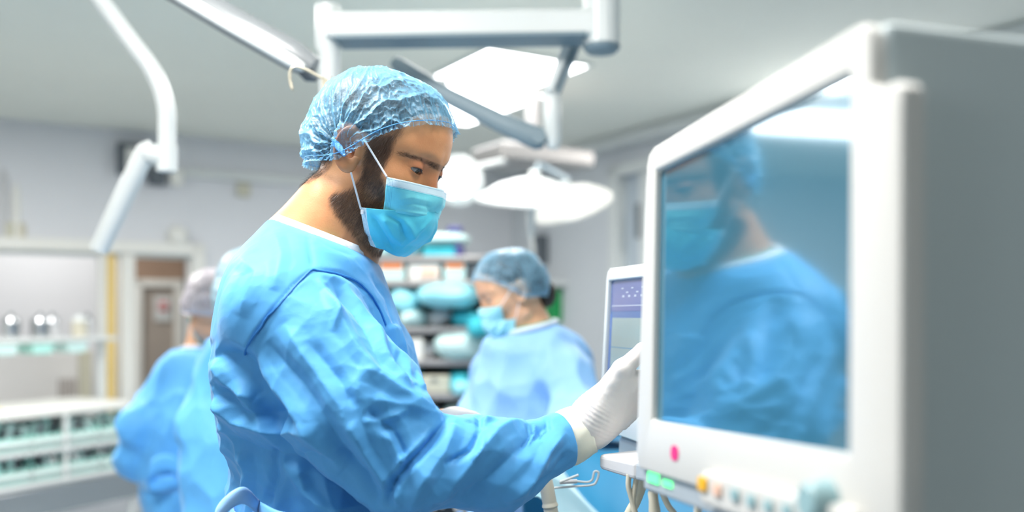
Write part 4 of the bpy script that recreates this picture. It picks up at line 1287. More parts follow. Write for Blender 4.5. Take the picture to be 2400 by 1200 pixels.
mb.tube(pts, .018, 8, False, flat=.3).build('belt', M['tie'], gB, True)
ribbon([A3(440, 1118, 2.93), A3(395, 1085, 2.90), A3(352, 1100, 2.88), A3(362, 1135, 2.90), A3(440, 1120, 2.93)], (.1, .1, 1), .028, 'bow_loop', M['gown2'], gB)
ribbon([A3(440, 1118, 2.93), A3(450, 1160, 2.90), A3(430, 1230, 2.90)], (1, .1, .1), .024, 'bow_tail', M['gown2'], gB)

# fourth person, mostly hidden behind the man in front
HD = Frame(wpt(588, 702, 2.3), 75, 12, 1.0)
dc = A3(590, 790, 2.25); dn_ = np.array([.05, .12, .99]); dn_ /= np.linalg.norm(dn_)
other('mostly hidden person in a pale cap, just behind the back of the bearded person', HD, (-.62, 2.32, 0),
      ([A3(590, 715, 2.32), A3(590, 760, 2.31), A3(590, 820, 2.31)], [.052, .054, .068]),
      [(A3(595, 850, 2.31), (.14, .11, .09)), (A3(600, 960, 2.31), (.16, .13, .22)), (A3(600, 1110, 2.31), (.155, .14, .25)), (A3(520, 880, 2.28), A3(680, 870, 2.31), .050, .060)],
      [([A3(515, 905, 2.27), A3(478, 1000, 2.24), A3(482, 1100, 2.27), A3(560, 1110, 2.42)], [.056, .060, .058, .042]),
       ([A3(680, 880, 2.31), A3(720, 1060, 2.31), A3(700, 1100, 2.5)], [.06, .05, .04])],
      0, M['gown2'], M['cap3'], M['skin'], cap_kw=dict(bulge=1.1, drop=.02, seed=5), collar=(dc, dn_), mask=True)
# ------------------------------------------------------------------ the room
CEIL = 2.70
K0 = np.array([0., 8.2]); DL = -AX; DR = np.array([.513, -.859])      # corner, directions of the two walls
def WL(t, z, off=0.0):
    """point on the left wall, t metres from the corner, off metres into the room"""
    q = K0 + DL * t - BX * off; return Vector((q[0], q[1], z))
def WR(s, z, off=0.0):
    q = K0 + DR * s - AX * off; return Vector((q[0], q[1], z))
def tl_(u):
    k = (u - 1200) / FPX; return -8.2 * k / (.859 - .513 * k)
def sr_(u):
    k = (u - 1200) / FPX; return 8.2 * k / (.513 + .859 * k)
def zl(u, v, off=0):
    p = WL(tl_(u), 0, off); return CAMZ + (HOR - v) / FPX * p.y
def zr(u, v):
    p = WR(sr_(u), 0); return CAMZ + (HOR - v) / FPX * p.y
def wbox(mb, side, t0, t1, z0, z1, o0, o1, bev=0):
    f = WL if side == 'L' else WR
    a = f((t0 + t1) / 2, (z0 + z1) / 2, (o0 + o1) / 2)
    ang = math.atan2(DL[1], DL[0]) if side == 'L' else math.atan2(DR[1], DR[0])
    mb.box(a, (abs(t1 - t0), abs(o1 - o0), z1 - z0), ang, bev); return mb

struct(MB().box((0, 3.5, -.05), (18, 18, .1)).build('floor', M['floor']))
struct(MB().box((0, 3.6, CEIL + .05), (18, 15, .1)).build('ceiling', M['ceiling']))
T0, T1 = tl_(448), 6.2
ZO = 1.835; ZB = .55
mb = MB(); wbox(mb, 'L', -.15, T0, 0, CEIL, -.15, 0); wbox(mb, 'L', T0, T1, ZO, CEIL, -.15, 0); wbox(mb, 'L', T0, T1, 0, ZB, -.15, 0); wbox(mb, 'L', T1, 8.4, 0, CEIL, -.15, 0)
struct(mb.build('wall_left', M['wall']))
S0, S1 = sr_(1447), sr_(1447) + 1.7
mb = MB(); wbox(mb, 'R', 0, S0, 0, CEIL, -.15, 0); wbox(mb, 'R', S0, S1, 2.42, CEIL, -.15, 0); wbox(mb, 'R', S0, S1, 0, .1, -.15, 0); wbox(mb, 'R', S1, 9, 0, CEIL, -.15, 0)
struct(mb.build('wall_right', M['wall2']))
mb = MB(); wbox(mb, 'R', 0, 9, CEIL - .09, CEIL - .001, .001, .16, .02); struct(mb.build('trim_1', M['white']))
# interior window of the left wall, with the yellow edged mullion
mb = MB(); wbox(mb, 'L', T0 - .07, T1, ZO, ZO + .085, -.12, .05, .006); wbox(mb, 'L', T0 - .09, T0, ZB, ZO + .085, -.12, .05, .006)
wn = struct(mb.build('window_1', M['whitewarm']))
mb = MB(); wbox(mb, 'L', T0, T1, ZO - .02, ZO + .01, -.12, .0); struct(mb.build('window_frame', M['housing'], wn))
for (ua, ub) in ((231, 249), (283, 316)):
    mb = MB(); wbox(mb, 'L', tl_(ub), tl_(ua), ZB, ZO, -.11, .02, .005); mb.build('mullion', M['whitewarm'], wn)
mb = MB(); wbox(mb, 'L', tl_(272), tl_(250), ZB, ZO, -.09, .0, .003); mb.build('mullion', M['yellow'], wn)['label'] = 'yellow mullion strip'
# tall window of the right wall
mb = MB(); wbox(mb, 'R', S0 - .06, S0 + .03, .05, 2.5, -.1, .04, .006); wbox(mb, 'R', S0 - .06, S1 + .05, 2.42, 2.5, -.1, .04, .006); wbox(mb, 'R', S1, S1 + .07, .05, 2.5, -.1, .04, .006)
w2 = struct(mb.build('window_2', M['white']))
mb = MB(); wbox(mb, 'R', S0 + .25, S0 + .36, .1, 2.42, -.08, .0, .006); wbox(mb, 'R', S0 + .85, S0 + .93, .1, 2.42, -.08, .0, .006); mb.build('window_frame', M['white'], w2)
mb = MB(); wbox(mb, 'R', S0, S1, .1, 2.42, -.07, -.06); mb.build('pane', mat('frosted_glass', (.55, .62, .68), .25, noise=.04), w2)
mb = MB(); wbox(mb, 'R', S0 + .245, S0 + .265, 1.95, 2.2, -.05, .03, .004); mb.build('window_handle', M['darkgrey'], w2)

# room beyond the interior window
mb = MB(); wbox(mb, 'L', 1.2, 7.5, 0, CEIL, -2.1, -2.0); struct(mb.build('wall_back', M['wall']))
mb = MB(); wbox(mb, 'L', 1.1, 1.2, 0, CEIL, -2.1, -.15); struct(mb.build('wall_far', M['whitewarm']))
lamp('unseen_ceiling_lamp', WL(3.6, 2.6, -1.0), .9, 22, rot=(0, 0, RZ), size_y=.6)
def beyond(u, v, off=-1.9):
    """t, z on the plane `off` behind the left wall"""
    k = (u - 1200) / FPX; q = K0 - BX * off; t = (q[0] - k * q[1]) / (k * DL[1] - DL[0]); y = q[1] + DL[1] * t
    return t, CAMZ + (HOR - v) / FPX * y
def bbox(mb, u0, v0, u1, v1, off, th, bev=0):
    t1, za = beyond(u0, v1, off); t0, zb = beyond(u1, v0, off); zc = beyond((u0 + u1) / 2, v0, off)[1]; zd = beyond((u0 + u1) / 2, v1, off)[1]
    wbox(mb, 'L', t0, t1, zd, zc, off - th, off, bev); return mb
mb = MB(); bbox(mb, 318, 668, 428, 1200, -1.95, .05, .004); dr = struct(mb.build('door_1', M['taupe']))
mb = MB(); bbox(mb, 316, 655, 430, 672, -1.90, .1, .004); bbox(mb, 410, 655, 430, 1200, -1.90, .1, .004); bbox(mb, 316, 655, 334, 1200, -1.9, .1, .004); mb.build('door_frame', M['whitewarm'], dr)
mb = MB(); bbox(mb, 312, 600, 434, 655, -1.94, .06, .004); struct(mb.build('trim_2', M['brown']))
mb = MB(); bbox(mb, 362, 694, 402, 752, -1.93, .008); sg = tag(mb.build('warning_sign', M['white']), 'small white notice with a red round symbol on the brown door', 'sign')
t_, z_ = beyond(383, 718, -1.92); mb = MB(); mb.lathe([(.0, .012), (.045, .012), (.045, 0)], WL(t_, z_, -1.925), tuple(-np.r_[BX, 0]), 32).build('red_disc', M['red'], sg)
mb = MB(); bbox(mb, 372, 715, 394, 721, -1.90, .004); mb.build('white_bar', M['white'], sg)
# autoclave cabinet seen through the window
t = thing('steriliser_cabinet', 'pale grey metal cabinet with a slotted vent, behind the interior window', 'cabinet', WL(*[beyond(100, 900, -.7)[0]], 0, -.9))
mb = MB(); bbox(mb, -60, 826, 186, 1350, -.62, .6, .012); mb.build('body', M['offwhite'], t)
mb = MB(); bbox(mb, 186, 822, 216, 1350, -.60, .55, .008); mb.build('side_column', M['cream'], t)
for k in range(5):
    mb = MB(); bbox(mb, 137 + k * 9, 888, 143 + k * 9, 938, -.612, .01, .001); mb.build('vent_slot', M['ventgrey'], t)

# ------------------------------------------------------------------ ceiling light panels
def panel(c0, da, db, label, name='ceiling_light'):
    c0 = np.array(c0); c = c0 + AX * da / 2 + BX * db / 2
    t = thing(name, label, 'ceiling light', (c[0], c[1], CEIL), 'square ceiling light panels')
    MB().box((c[0], c[1], CEIL - .006), (da, db, .012), RZ, .004).build('diffuser', M['panel'], t)
    mb = MB()
    for sx, sy, w_, h_ in ((0, 1, da + .04, .02), (0, -1, da + .04, .02), (1, 0, .02, db), (-1, 0, .02, db)):
        q = c + AX * sx * (da / 2 + .01) + BX * sy * (db / 2 + .01); mb.box((q[0], q[1], CEIL - .008), (w_, h_, .016), RZ)
    mb.build('frame', M['white'], t)
panel((-.114, 4.54), .59, .60, 'bright square ceiling light panel behind the grey strut, first of the pair')
panel((-.33, 5.17), .62, .98, 'bright ceiling light panel crossed by the dark diagonal arm')


# ------------------------------------------------------------------ overhead arms
def up(u, v, d): return W(u, v, d)
t = thing('ceiling_boom', 'thick white horizontal ceiling boom with a vertical cylinder at its right end', 'ceiling boom', up(1410, -200, 2.3))
D = 2.3
mb = MB(); mb.prism([up(760, 24, D), up(1400, 16, D), up(1400, 82, D), up(760, 86, D)], (0, .09, 0), .012).build('beam', M['white'], t)
MB().prism([up(785, 80, D - .008), up(1375, 72, D - .008), up(1375, 82, D - .008), up(785, 90, D - .008)], (0, .1, 0), .003).build('under_rail', M['greyarm'], t)
mb = MB(); mb.tube([up(768, 14, D + .05), up(768, 110, D + .05), up(772, 125, D + .05), up(774, 330, D + .05)], [.031, .031, .026, .026], 24).build('drop_tube', M['white'], t, True)
mb = MB(); mb.tube([(up(1410, 108, D + .04)), Vector((up(1410, 0, D + .04).x, D + .04, CEIL))], .046, 32).build('column', M['white'], t, True)
mb = MB(); mb.lathe([(0, -.016), (.036, -.014), (.046, -.004), (.046, .004)], up(1410, 110, D + .04), (0, 0, 1), 32).build('end_cap', M['greyarm'], t, True)
mb = MB(); mb.prism([up(1330, 92, D + .1), up(1368, 92, D + .1), up(1312, 222, D + .1), up(1276, 212, D + .1)], (0, .03, 0), .006).build('strut', M['greyarm'], t)
MB().prism([up(1322, 94, D + .085), up(1344, 94, D + .085), up(1296, 216, D + .085), up(1279, 210, D + .085)], (0, .012, 0), .004).build('strut_cover', M['white'], t)
mb = MB(); mb.tube([up(1296, 200, D + .12), up(1293, 215, D + .12), up(1296, 335, D + .12), up(1296, 348, D + .12)], [.014, .024, .022, .014], 20).build('lower_tube', M['white'], t, True)
t = thing('spring_arm', 'dark blue-grey tapered diagonal arm crossing in front of the ceiling panels', 'equipment arm', up(1270, 325, 2.4))
mb = MB(); mb.tube([up(920, 142, 2.48), up(932, 152, 2.48), up(1050, 225, 2.46), up(1170, 285, 2.44), up(1262, 325, 2.42), up(1278, 330, 2.42)], [.012, .021, .023, .026, .031, .022], 20, True, flat=.7).build('arm', M['greyarm'], t, True)
mb = MB(); mb.lathe([(0, -.03), (.018, -.03), (.018, .03), (0, .03)], up(1262, 325, 2.42), (0, 1, 0), 24).build('pivot', M['greyarm'], t, True)
t = thing('lamp_arm', 'grey arm with painted white highlight coming down from the upper edge to above the cap', 'equipment arm', up(380, -60, 1.9))
mb = MB(); mb.tube([up(340, -70, 2.0), up(560, 60, 1.93), up(690, 132, 1.9), up(735, 160, 1.9)], [.030, .031, .031, .022], 24).build('arm', M['armgrey'], t, True)
mb = MB(); mb.tube([up(330, -62, 1.965), up(540, 62, 1.895), up(685, 146, 1.865), up(712, 160, 1.865)], [.013, .013, .013, .008], 18).build('highlight_tube', M['white'], t, True)  # white tube standing in for the highlight stripe along the arm
mb = MB(); mb.tube([up(705, 160, 1.9), up(725, 176, 1.9), up(742, 186, 1.9)], [.012, .015, .006], 16).build('tip', M['darkgrey'], t, True)
t = thing('curved_arm', 'white curved jointed arm hanging from the ceiling at left', 'equipment arm', up(395, 390, 2.4))
c = spline([up(190, -60, 2.4), up(250, 20, 2.4), up(305, 95, 2.4), (up(360, 170, 2.4)), up(388, 245, 2.4), up(391, 320, 2.4), up(391, 372, 2.4)], 8)
MB().tube(c, .0225, 20).build('upper_tube', M['white'], t, True)
mb = MB(); mb.tube([up(391, 340, 2.4), up(391, 402, 2.4)], .026, 20); mb.tube([up(330, 352, 2.4), up(358, 362, 2.4), up(392, 368, 2.4)], [.022, .027, .026], 20); mb.build('elbow', M['white'], t, True)
mb = MB(); mb.tube([up(338, 338, 2.4), up(345, 348, 2.4), up(300, 440, 2.42), up(232, 585, 2.45)], [.015, .024, .026, .024], 20).build('lower_tube', M['white'], t, True)

# ------------------------------------------------------------------ surgical lamps near the far corner
t = thing('surgical_lamp', 'round surgical lamp with glowing lenses beside the face of the man in front', 'surgical lamp', up(1080, 400, 4.3))
c = up(1078, 420, 4.3); ax = Vector((-.15, -.85, -.30)).normalized()
mb = MB(); mb.lathe([(0, -.07), (.07, -.065), (.10, -.03), (.115, .02), (.117, .035), (.108, .04), (0, .032)], c, ax, 40).build('head', M['white'], t, True)
q = Vector((0, 0, 1)).rotation_difference(ax)
for (x, y, r) in ((.015, -.045, .034), (-.06, .03, .034), (.02, .035, .022), (.05, .065, .013), (-.045, -.04, .030)):
    mb = MB(); mb.lathe([(0, .008), (r, .006), (r, 0)], c + q @ Vector((x, y, .035)), ax, 24).build('lens', M['spot'], t, True)
mb = MB(); mb.tube([c - ax * .06, c - ax * .12 + Vector((0, 0, .02)), up(1200, 372, 5.2)], .016, 12).build('arm', M['white'], t, True)
def dish(name, label, u, v, d, R, axis, m, stem=True):
    c = up(u, v, d); t = thing(name, label, 'surgical lamp', c); a = Vector(axis).normalized()
    mb = MB(); mb.lathe([(0, .092), (R * .12, .090), (R * .3, .082), (R * .6, .058), (R * .88, .018), (R, -.004), (R, -.016), (R * .94, -.014), (R * .5, -.004), (0, 0)], c, a, 48).build('reflector', m, t, True)
    mb = MB(); mb.lathe([(0, .125), (.022, .12), (.026, .088), (0, .085)], c, a, 20).build('hub', M['white'], t, True)
    if stem:
        mb = MB(); mb.lathe([(0, -.17), (.012, -.168), (.014, -.05), (.02, -.01)], c, a, 16).build('handle', M['white'], t, True)
    top = c + a * .12; e_ = up(1262, 385, 5.2); mb = MB(); mb.tube([top, top + Vector((.02, .06, .02)), e_], .014, 12).build('arm', M['greyarm'], t, True)
dish('surgical_lamp', 'large white dish-shaped surgical lamp with a hanging handle', 1250, 466, 4.0, .245, (.05, -.22, 1), M['white'])
dish('surgical_lamp', 'smaller cream dish lamp tilted behind the large dish lamp', 1340, 480, 4.5, .20, (-.35, -.45, 1), M['whitewarm'], False)
mb = MB(); mb.tube([up(1240, 500, 5.6), up(1250, 600, 5.6)], .012, 10).build('pull_cord', M['white'])
tag(bpy.data.objects['pull_cord'], 'thin pale rod hanging above the cap of the woman', 'rod')
mb = MB(); mb.box(up(1250, 372, 5.3), (.62, .35, .10), RZ, .02).build('ceiling_unit', M['shelf']); 
co = bpy.data.objects['ceiling_unit']; co.location = (0, 0, 0); tag(co, 'dim grey unit under the ceiling above the dish lamps', 'ceiling unit')
mb = MB(); pp = up(1250, 372, 5.3); mb.tube([pp, Vector((pp.x, pp.y, CEIL))], .04, 12).build('mount', M['shelf'], co)

# ------------------------------------------------------------------ things on the walls
def wall_thing(name, label, cat, u0, v0, u1, v1, th, m, side='L', bev=.008):
    mb = MB()
    if side == 'L': wbox(mb, 'L', tl_(u1), tl_(u0), zl((u0 + u1) / 2, v1), zl((u0 + u1) / 2, v0), .002, th, bev)
    else: wbox(mb, 'R', sr_(u0), sr_(u1), zr((u0 + u1) / 2, v1), zr((u0 + u1) / 2, v0), .002, th, bev)
    return tag(mb.build(name, m), label, cat)
o = wall_thing('wall_speaker', 'grey framed wall unit behind the joint of the curved white arm', 'wall unit', 272, 340, 352, 412, .09, M['darkgrey'])
mb = MB(); wbox(mb, 'L', tl_(335), tl_(290), zl(310, 400), zl(310, 352), .09, .10, .004); mb.build('front_panel', M['whitewarm'], o)
wall_thing('junction_box', 'small dark box under the joint of the curved white arm', 'box', 345, 398, 384, 436, .08, M['darkgrey'])
o = wall_thing('wall_rail', 'long pale horizontal rail on the far wall', 'rail', 425, 408, 740, 428, .05, M['white'], bev=.01)
wall_thing('rail_clamp', 'pale clamp at the left end of the wall rail', 'clamp', 395, 402, 425, 438, .08, M['whitewarm'])
wall_thing('wall_socket', 'small pale yellow box just below the wall rail', 'socket', 554, 430, 584, 462, .04, M['cream'])
p = WL(tl_(415), zl(415, 553), .02); MB().lathe([(0, .05), (.05, .045), (.072, .02), (.075, -.02)], p, tuple(-np.r_[BX, 0]), 28).build('round_wall_lamp', M['whitewarm'], None, True)
tag(bpy.data.objects['round_wall_lamp'], 'round cream wall lamp above the interior window', 'wall lamp')
wall_thing('wall_phone', 'dark wall unit just right of the cap of the woman', 'wall unit', 1262, 552, 1286, 622, .08, M['darkgrey'], 'R')
o = wall_thing('wall_shelf', 'short white wall shelf right of the hair bun', 'shelf', 1262, 660, 1332, 672, .22, M['white'], 'R', .004)
wall_thing('green_holder', 'upright green holder on the wall right of the hair bun', 'holder', 1292, 680, 1318, 756, .07, M['green'], 'R')
wall_thing('notice_sheet', 'pale notice sheet left of the green holder', 'notice', 1262, 684, 1290, 750, .01, M['white'], 'R', .002)
# bottles on the ledge of the interior window
for (u, v0, v1, r, m_, lab) in ((8, 398, 585, .035, M['greyplastic'], 'tall grey post at the left end of the interior window ledge'), (20, 520, 585, .04, M['cream'], 'short cream canister in front of the tall post'), (38, 430, 585, .026, M['whitewarm'], 'slim pale bottle beside the tall post'), (50, 522, 585, .03, M['beige'], 'small tan canister on the interior window ledge')):
    p = WL(tl_(u), 1.922, .0); zt = CAMZ + (HOR - v0) / FPX * p.y; H_ = zt - 1.922
    mb = MB(); mb.lathe([(0, 0), (r, 0), (r, H_ * .82), (r * .8, H_ * .9), (r * .5, H_ * .94), (r * .5, H_), (0, H_)], p, (0, 0, 1), 20)
    tag(mb.build('canister', m_, None, True), lab, 'canister', 'canisters on the window ledge')

# ------------------------------------------------------------------ supply trolley at left
TA = np.array([-2.62, 4.8]); TD = np.array([.461, .887]); TE = np.array([-.887, .461]); TR = math.atan2(TD[1], TD[0])
def TP(a, b, z): q = TA + TD * a + TE * b; return Vector((q[0], q[1], z))
def tbox(mb, a0, a1, b0, b1, z0, z1, bev=0): mb.box(TP((a0 + a1) / 2, (b0 + b1) / 2, (z0 + z1) / 2), (a1 - a0, b1 - b0, z1 - z0), TR, bev); return mb
t = thing('supply_rack', 'white tube rack holding two rows of small supply bins, with a shelf above', 'rack', TP(.2, .25, 0))
A0_, A1_ = -.7, .86
tbox(MB(), A0_, A1_ - .05, 0, .50, .855, .905, .012).build('worktop', M['whitewarm'], t)
for z0, z1, nm in ((.715, .742, 'rail'), (.662, .690, 'rail'), (.548, .572, 'rail'), (.492, .520, 'rail')):
    tbox(MB(), A0_, A1_ + (.06 if z0 < .5 else 0), -.01, .02, z0, z1, .008).build(nm, M['white'], t)
for a in (A0_, -.1, .38, .82):
    tbox(MB(), a, a + .022, .0, .025, .0, .86, .004).build('post', M['white'], t)
for z in (.655, .485): tbox(MB(), A0_, A1_, .02, .48, z, z + .01).build('tray', M['greyplastic'], t)
tbox(MB(), A0_, A1_ + .42, -.02, .01, .335, .485, .006).build('steel_panel', M['steel'], t)
tbox(MB(), A0_, A1_, .33, .35, .33, .86).build('back_panel', M['offwhite'], t)
tag(tbox(MB(), -.30, .06, .06, .30, .906, .914, .002).build('yellow_folder', M['yellow']), 'flat yellow folder lying on the worktop of the supply rack', 'folder')
tbox(MB(), A0_, A1_ + .03, .20, .42, 1.250, 1.275, .006).build('shelf_board', M['white'], t)
for a in (A0_ + .05, A1_ - .02): tbox(MB(), a, a + .03, .29, .32, .90, 1.255, .005).build('shelf_post', M['white'], t)
r2 = random.Random(5)
# bins: a seafoam tray full of packets, dark bottle tops between them
bins = [('seafoam supply bin', 'seafoam')]
n = 0
words_a = ['far left of', 'second from the left in', 'third from the left in', 'middle of', 'third from the right in', 'second from the right in', 'far right of']
for row, (z0, nm) in enumerate(((.747, 'upper row'), (.577, 'lower row'))):
    for k in range(7):
        a = A0_ + .06 + k * .215
        b = thing('supply_bin', 'pale packet bin, %s the %s of the rack' % (words_a[k], nm), 'bin', TP(a + .09, .12, z0 - .03), 'supply bins in the rack')
        zb = z0 - .078
        mb = MB(); tbox(mb, a, a + .19, .035, .045, zb, z0 + .01); tbox(mb, a, a + .19, .28, .29, zb, z0 + .03); tbox(mb, a, a + .008, .035, .29, zb, z0 + .02); tbox(mb, a + .182, a + .19, .035, .29, zb, z0 + .02); tbox(mb, a, a + .19, .035, .29, zb - .003, zb + .004)
        mb.build('tray', M['seafoam'], b)
        for j in range(6):
            mb = MB(); aa = a + .025 + j * .028; mb.box(TP(aa, .08 + r2.random() * .1, z0 + .018 + r2.random() * .03), (.030, .07, .06 + r2.random() * .05), TR + r2.uniform(-.4, .4), .006, rot=Matrix.Rotation(TR + r2.uniform(-.3, .3), 3, 'Z') @ Matrix.Rotation(r2.uniform(-.5, .5), 3, 'Y'))
            mb.build('packet', M[r2.choice(['seafoam', 'palecyan', 'white', 'palecyan'])], b)
        for j in range(2):
            aa = a + .05 + j * .09 + r2.uniform(-.01, .01); hh = .035 + r2.random() * .03
            mb = MB(); mb.lathe([(0, 0), (.017, 0), (.017, hh), (.010, hh + .01), (0, hh + .012)], TP(aa, .065, z0 + .008), (r2.uniform(-.3, .3), 0, 1), 14).build('dark_cap', M[r2.choice(['dark', 'dark', 'darkgrey'])], b, True)
# metal pots on the shelf
for k, (u, r, m_, lab) in enumerate(((26, .045, 'steel', 'steel pot on the rack shelf, leftmost'), (95, .05, 'steel', 'steel pot on the rack shelf with a green rim below'), (122, .04, 'greyplastic', 'grey pot in the middle of the rack shelf'), (186, .045, 'beige', 'tan pot near the right end of the rack shelf'), (205, .035, 'greyplastic', 'small grey pot at the right end of the rack shelf'))):
    # position along the shelf from the sight line
    kk = (u - 1200) / FPX; q0 = TA + TE * .3; a = (kk * q0[1] - q0[0]) / (TD[0] - kk * TD[1])
    b = thing('metal_pot', lab, 'pot', TP(a, .3, 1.275), 'pots on the rack shelf')
    mb = MB(); mb.lathe([(0, 0), (r * .9, 0), (r, .02), (r, .085), (r * 1.06, .09), (r * .96, .088), (r * .9, .02), (0, .012)], TP(a, .3, 1.277), (0, 0, 1), 24).build('vessel', M[m_], b, True)
    mb = MB(); mb.lathe([(r * 1.03, .088), (r * .9, .108), (r * .3, .122), (.01, .124), (.012, .138), (0, .14)], TP(a, .3, 1.277), (0, 0, 1), 24).build('lid', M['steel' if k != 3 else 'white'], b, True)
for k in range(6):
    a = -.55 + k * .22
    mb = MB(); mb.prism([TP(a, .21, 1.245), TP(a + .15, .21, 1.245), TP(a + .125, .21, 1.185), TP(a + .025, .21, 1.185)], tuple(TP(0, .16, 0) - TP(0, 0, 0)), .01)
    tag(mb.build('hanging_tray', M['palecyan' if k % 2 else 'seafoam']), 'pale green tray hung under the rack shelf, %s from the left' % ['first', 'second', 'third', 'fourth', 'fifth', 'sixth'][k], 'tray', 'trays hung under the rack shelf')

# ------------------------------------------------------------------ storage shelves in the middle
SD = 4.15
def sx(u, d=SD): return (u - 1200) / FPX * d
def sz(v, d=SD): return CAMZ + (HOR - v) / FPX * d
t = thing('storage_shelving', 'dark metal shelving full of wrapped supplies behind the woman', 'shelving', (sx(980), SD + .2, 0))
X0_, X1_ = sx(800), sx(1178)
for v in (606, 664, 774, 850, 930, 1010, 1100):
    MB().box(((X0_ + X1_) / 2, SD + .21, sz(v)), (X1_ - X0_, .42, .026), 0, .004).build('shelf_board', M['shelf'], t)
MB().box(((X0_ + X1_) / 2, SD + .43, sz(606) / 2), (X1_ - X0_, .02, sz(606))).build('back_panel', M['dark'], t)  # dark sheet painting the shadow in the gaps between the shelves
for x in (X0_, X1_):
    for y in (SD + .02, SD + .40): MB().box((x, y, sz(604) / 2), (.03, .03, sz(604)), 0, .004).build('post', M['darksteel'], t)
def crate(u0, v0, u1, v1, m, label, name='storage_box', d=SD + .02, dep=.25, lab=None, cat='box', grp='boxes on the shelving'):
    mb = MB(); mb.box(((sx(u0, d) + sx(u1, d)) / 2, d + dep / 2, (sz(v0, d) + sz(v1, d)) / 2), (sx(u1, d) - sx(u0, d), dep, sz(v0, d) - sz(v1, d)), 0, .008, taper=1.03)
    o = tag(mb.build(name, M[m]), label, cat, grp)
    if lab:
        a, b, c_, e, lm = lab
        MB().box(((sx(a, d) + sx(c_, d)) / 2, d - .004, (sz(b, d) + sz(e, d)) / 2), (sx(c_, d) - sx(a, d), .006, sz(b, d) - sz(e, d))).build('label_patch', M[lm], o)
    return o
def bag(u0, v0, u1, v1, m, label, d=SD + .16, dep=.16, rot=0, name='wrapped_bundle', cat='bundle', seed=0, grp='wrapped bundles on the shelving', pw=.7):
    n_, k_ = 40, 22; c = np.array([(sx(u0, d) + sx(u1, d)) / 2, d, (sz(v0, d) + sz(v1, d)) / 2]); R = np.array([(sx(u1, d) - sx(u0, d)) / 2, dep, (sz(v0, d) - sz(v1, d)) / 2])
    th = np.linspace(0, 2 * pi, n_, endpoint=False); ph = np.linspace(-pi / 2, pi / 2, k_); T, Ph = np.meshgrid(th, ph, indexing='ij')
    sp = lambda x: np.sign(x) * np.abs(x) ** pw
    G = np.stack([sp(np.cos(Ph)) * sp(np.cos(T)), sp(np.cos(Ph)) * sp(np.sin(T)), sp(np.sin(Ph))], -1) * R
    nn = perlin((G.reshape(-1, 3) * 14 + seed * 3.1)).reshape(T.shape) * .22 + np.abs(perlin(G.reshape(-1, 3) * 30 + seed)).reshape(T.shape) * .16
    G = G * (1 + nn[..., None] * np.array([.8, .5, .8]))
    cr, sr = cos(rot), sin(rot); G = np.stack([G[..., 0] * cr - G[..., 2] * sr, G[..., 1], G[..., 0] * sr + G[..., 2] * cr], -1) + c
    return tag(link(name, grid_mesh(name, G, closed_u=True), M[m], None, True), label, cat, grp)
# on top
crate(992, 580, 1066, 604, 'teal', 'teal flat box on top of the shelving')
crate(1066, 574, 1084, 603, 'navy', 'dark blue upright box at the end of the teal box')
bag(905, 572, 992, 604, 'cyanbag', 'pale cyan bundle on top of the shelving, left of the teal box', seed=1)
bag(950, 548, 1098, 580, 'palecyan', 'wide pale bundle lying over the teal box', seed=2)
bag(1046, 530, 1084, 549, 'navy', 'small purple-blue pouch topmost on the shelving', seed=3, dep=.06)
bag(860, 585, 915, 604, 'palecyan', 'pale low bundle at the left end of the shelving top', seed=9)
# first shelf
crate(888, 614, 948, 658, 'palecyan', 'white bin with an orange label strip along its top, left of the three', name='label_bin', lab=(893, 615, 943, 630, 'orange'), grp='orange labelled bins')
crate(957, 616, 1030, 658, 'whitewarm', 'white bin with a pale orange square label, middle of the three', name='label_bin', lab=(986, 630, 1024, 650, 'peach'), grp='orange labelled bins')
crate(1040, 616, 1092, 658, 'palecyan', 'white bin with a dark orange strip, right of the three', name='label_bin', lab=(1045, 616, 1086, 629, 'orange'), grp='orange labelled bins')
crate(1098, 620, 1150, 658, 'darkgrey', 'dark grey bin beside the orange labelled bins', name='label_bin', grp='orange labelled bins')
# second
bag(915, 672, 988, 735, 'cyanbag', 'light cyan bundle leaning at the left of the second shelf', seed=4, rot=-.3)
bag(982, 664, 1122, 722, 'cyanbag', 'big pillow-shaped light blue bundle next to the face of the woman', seed=5, d=SD + .05, dep=.14, pw=.85)
bag(940, 725, 1004, 768, 'palecyan', 'pale green crumpled bundle under the light cyan one', seed=6)
bag(1000, 722, 1060, 766, 'greyplastic', 'grey long bundle leaning under the pillow-shaped bundle', seed=7, rot=.6, dep=.08)
bag(1060, 730, 1130, 766, 'teal', 'dark teal bundle in the shadow below the pillow-shaped bundle', seed=8)
# third
bag(1020, 776, 1142, 844, 'palecyan', 'large pale crumpled bundle on the third shelf', seed=10, d=SD + .12)
bag(1098, 742, 1178, 790, 'teal', 'teal bundle just below the mask of the woman', seed=14, d=SD - .02, dep=.1)
crate(955, 792, 992, 844, 'whitewarm', 'small white box at the left of the third shelf')
bag(992, 800, 1024, 843, 'greyplastic', 'small grey bundle between the white box and the pale bundle', seed=11, dep=.1)
# fourth
crate(986, 880, 1054, 922, 'cream', 'cream box with a dark round mark on the fourth shelf', lab=(1012, 886, 1024, 894, 'darkgrey'))
bag(1054, 866, 1110, 924, 'teal', 'teal bundle beside the cream box', seed=12)
bag(1062, 892, 1106, 926, 'cyanbag', 'small cyan bundle in front of the teal bundle', seed=15, d=SD + .01, dep=.08)
bag(930, 858, 990, 922, 'teal', 'teal bundle left of the cream box', seed=16)
# fifth
bag(1040, 946, 1105, 1000, 'palecyan', 'pale patterned bundle on the fifth shelf', seed=13)
bag(960, 946, 1036, 1000, 'greyplastic', 'grey bundle on the fifth shelf behind the sleeve', seed=17)

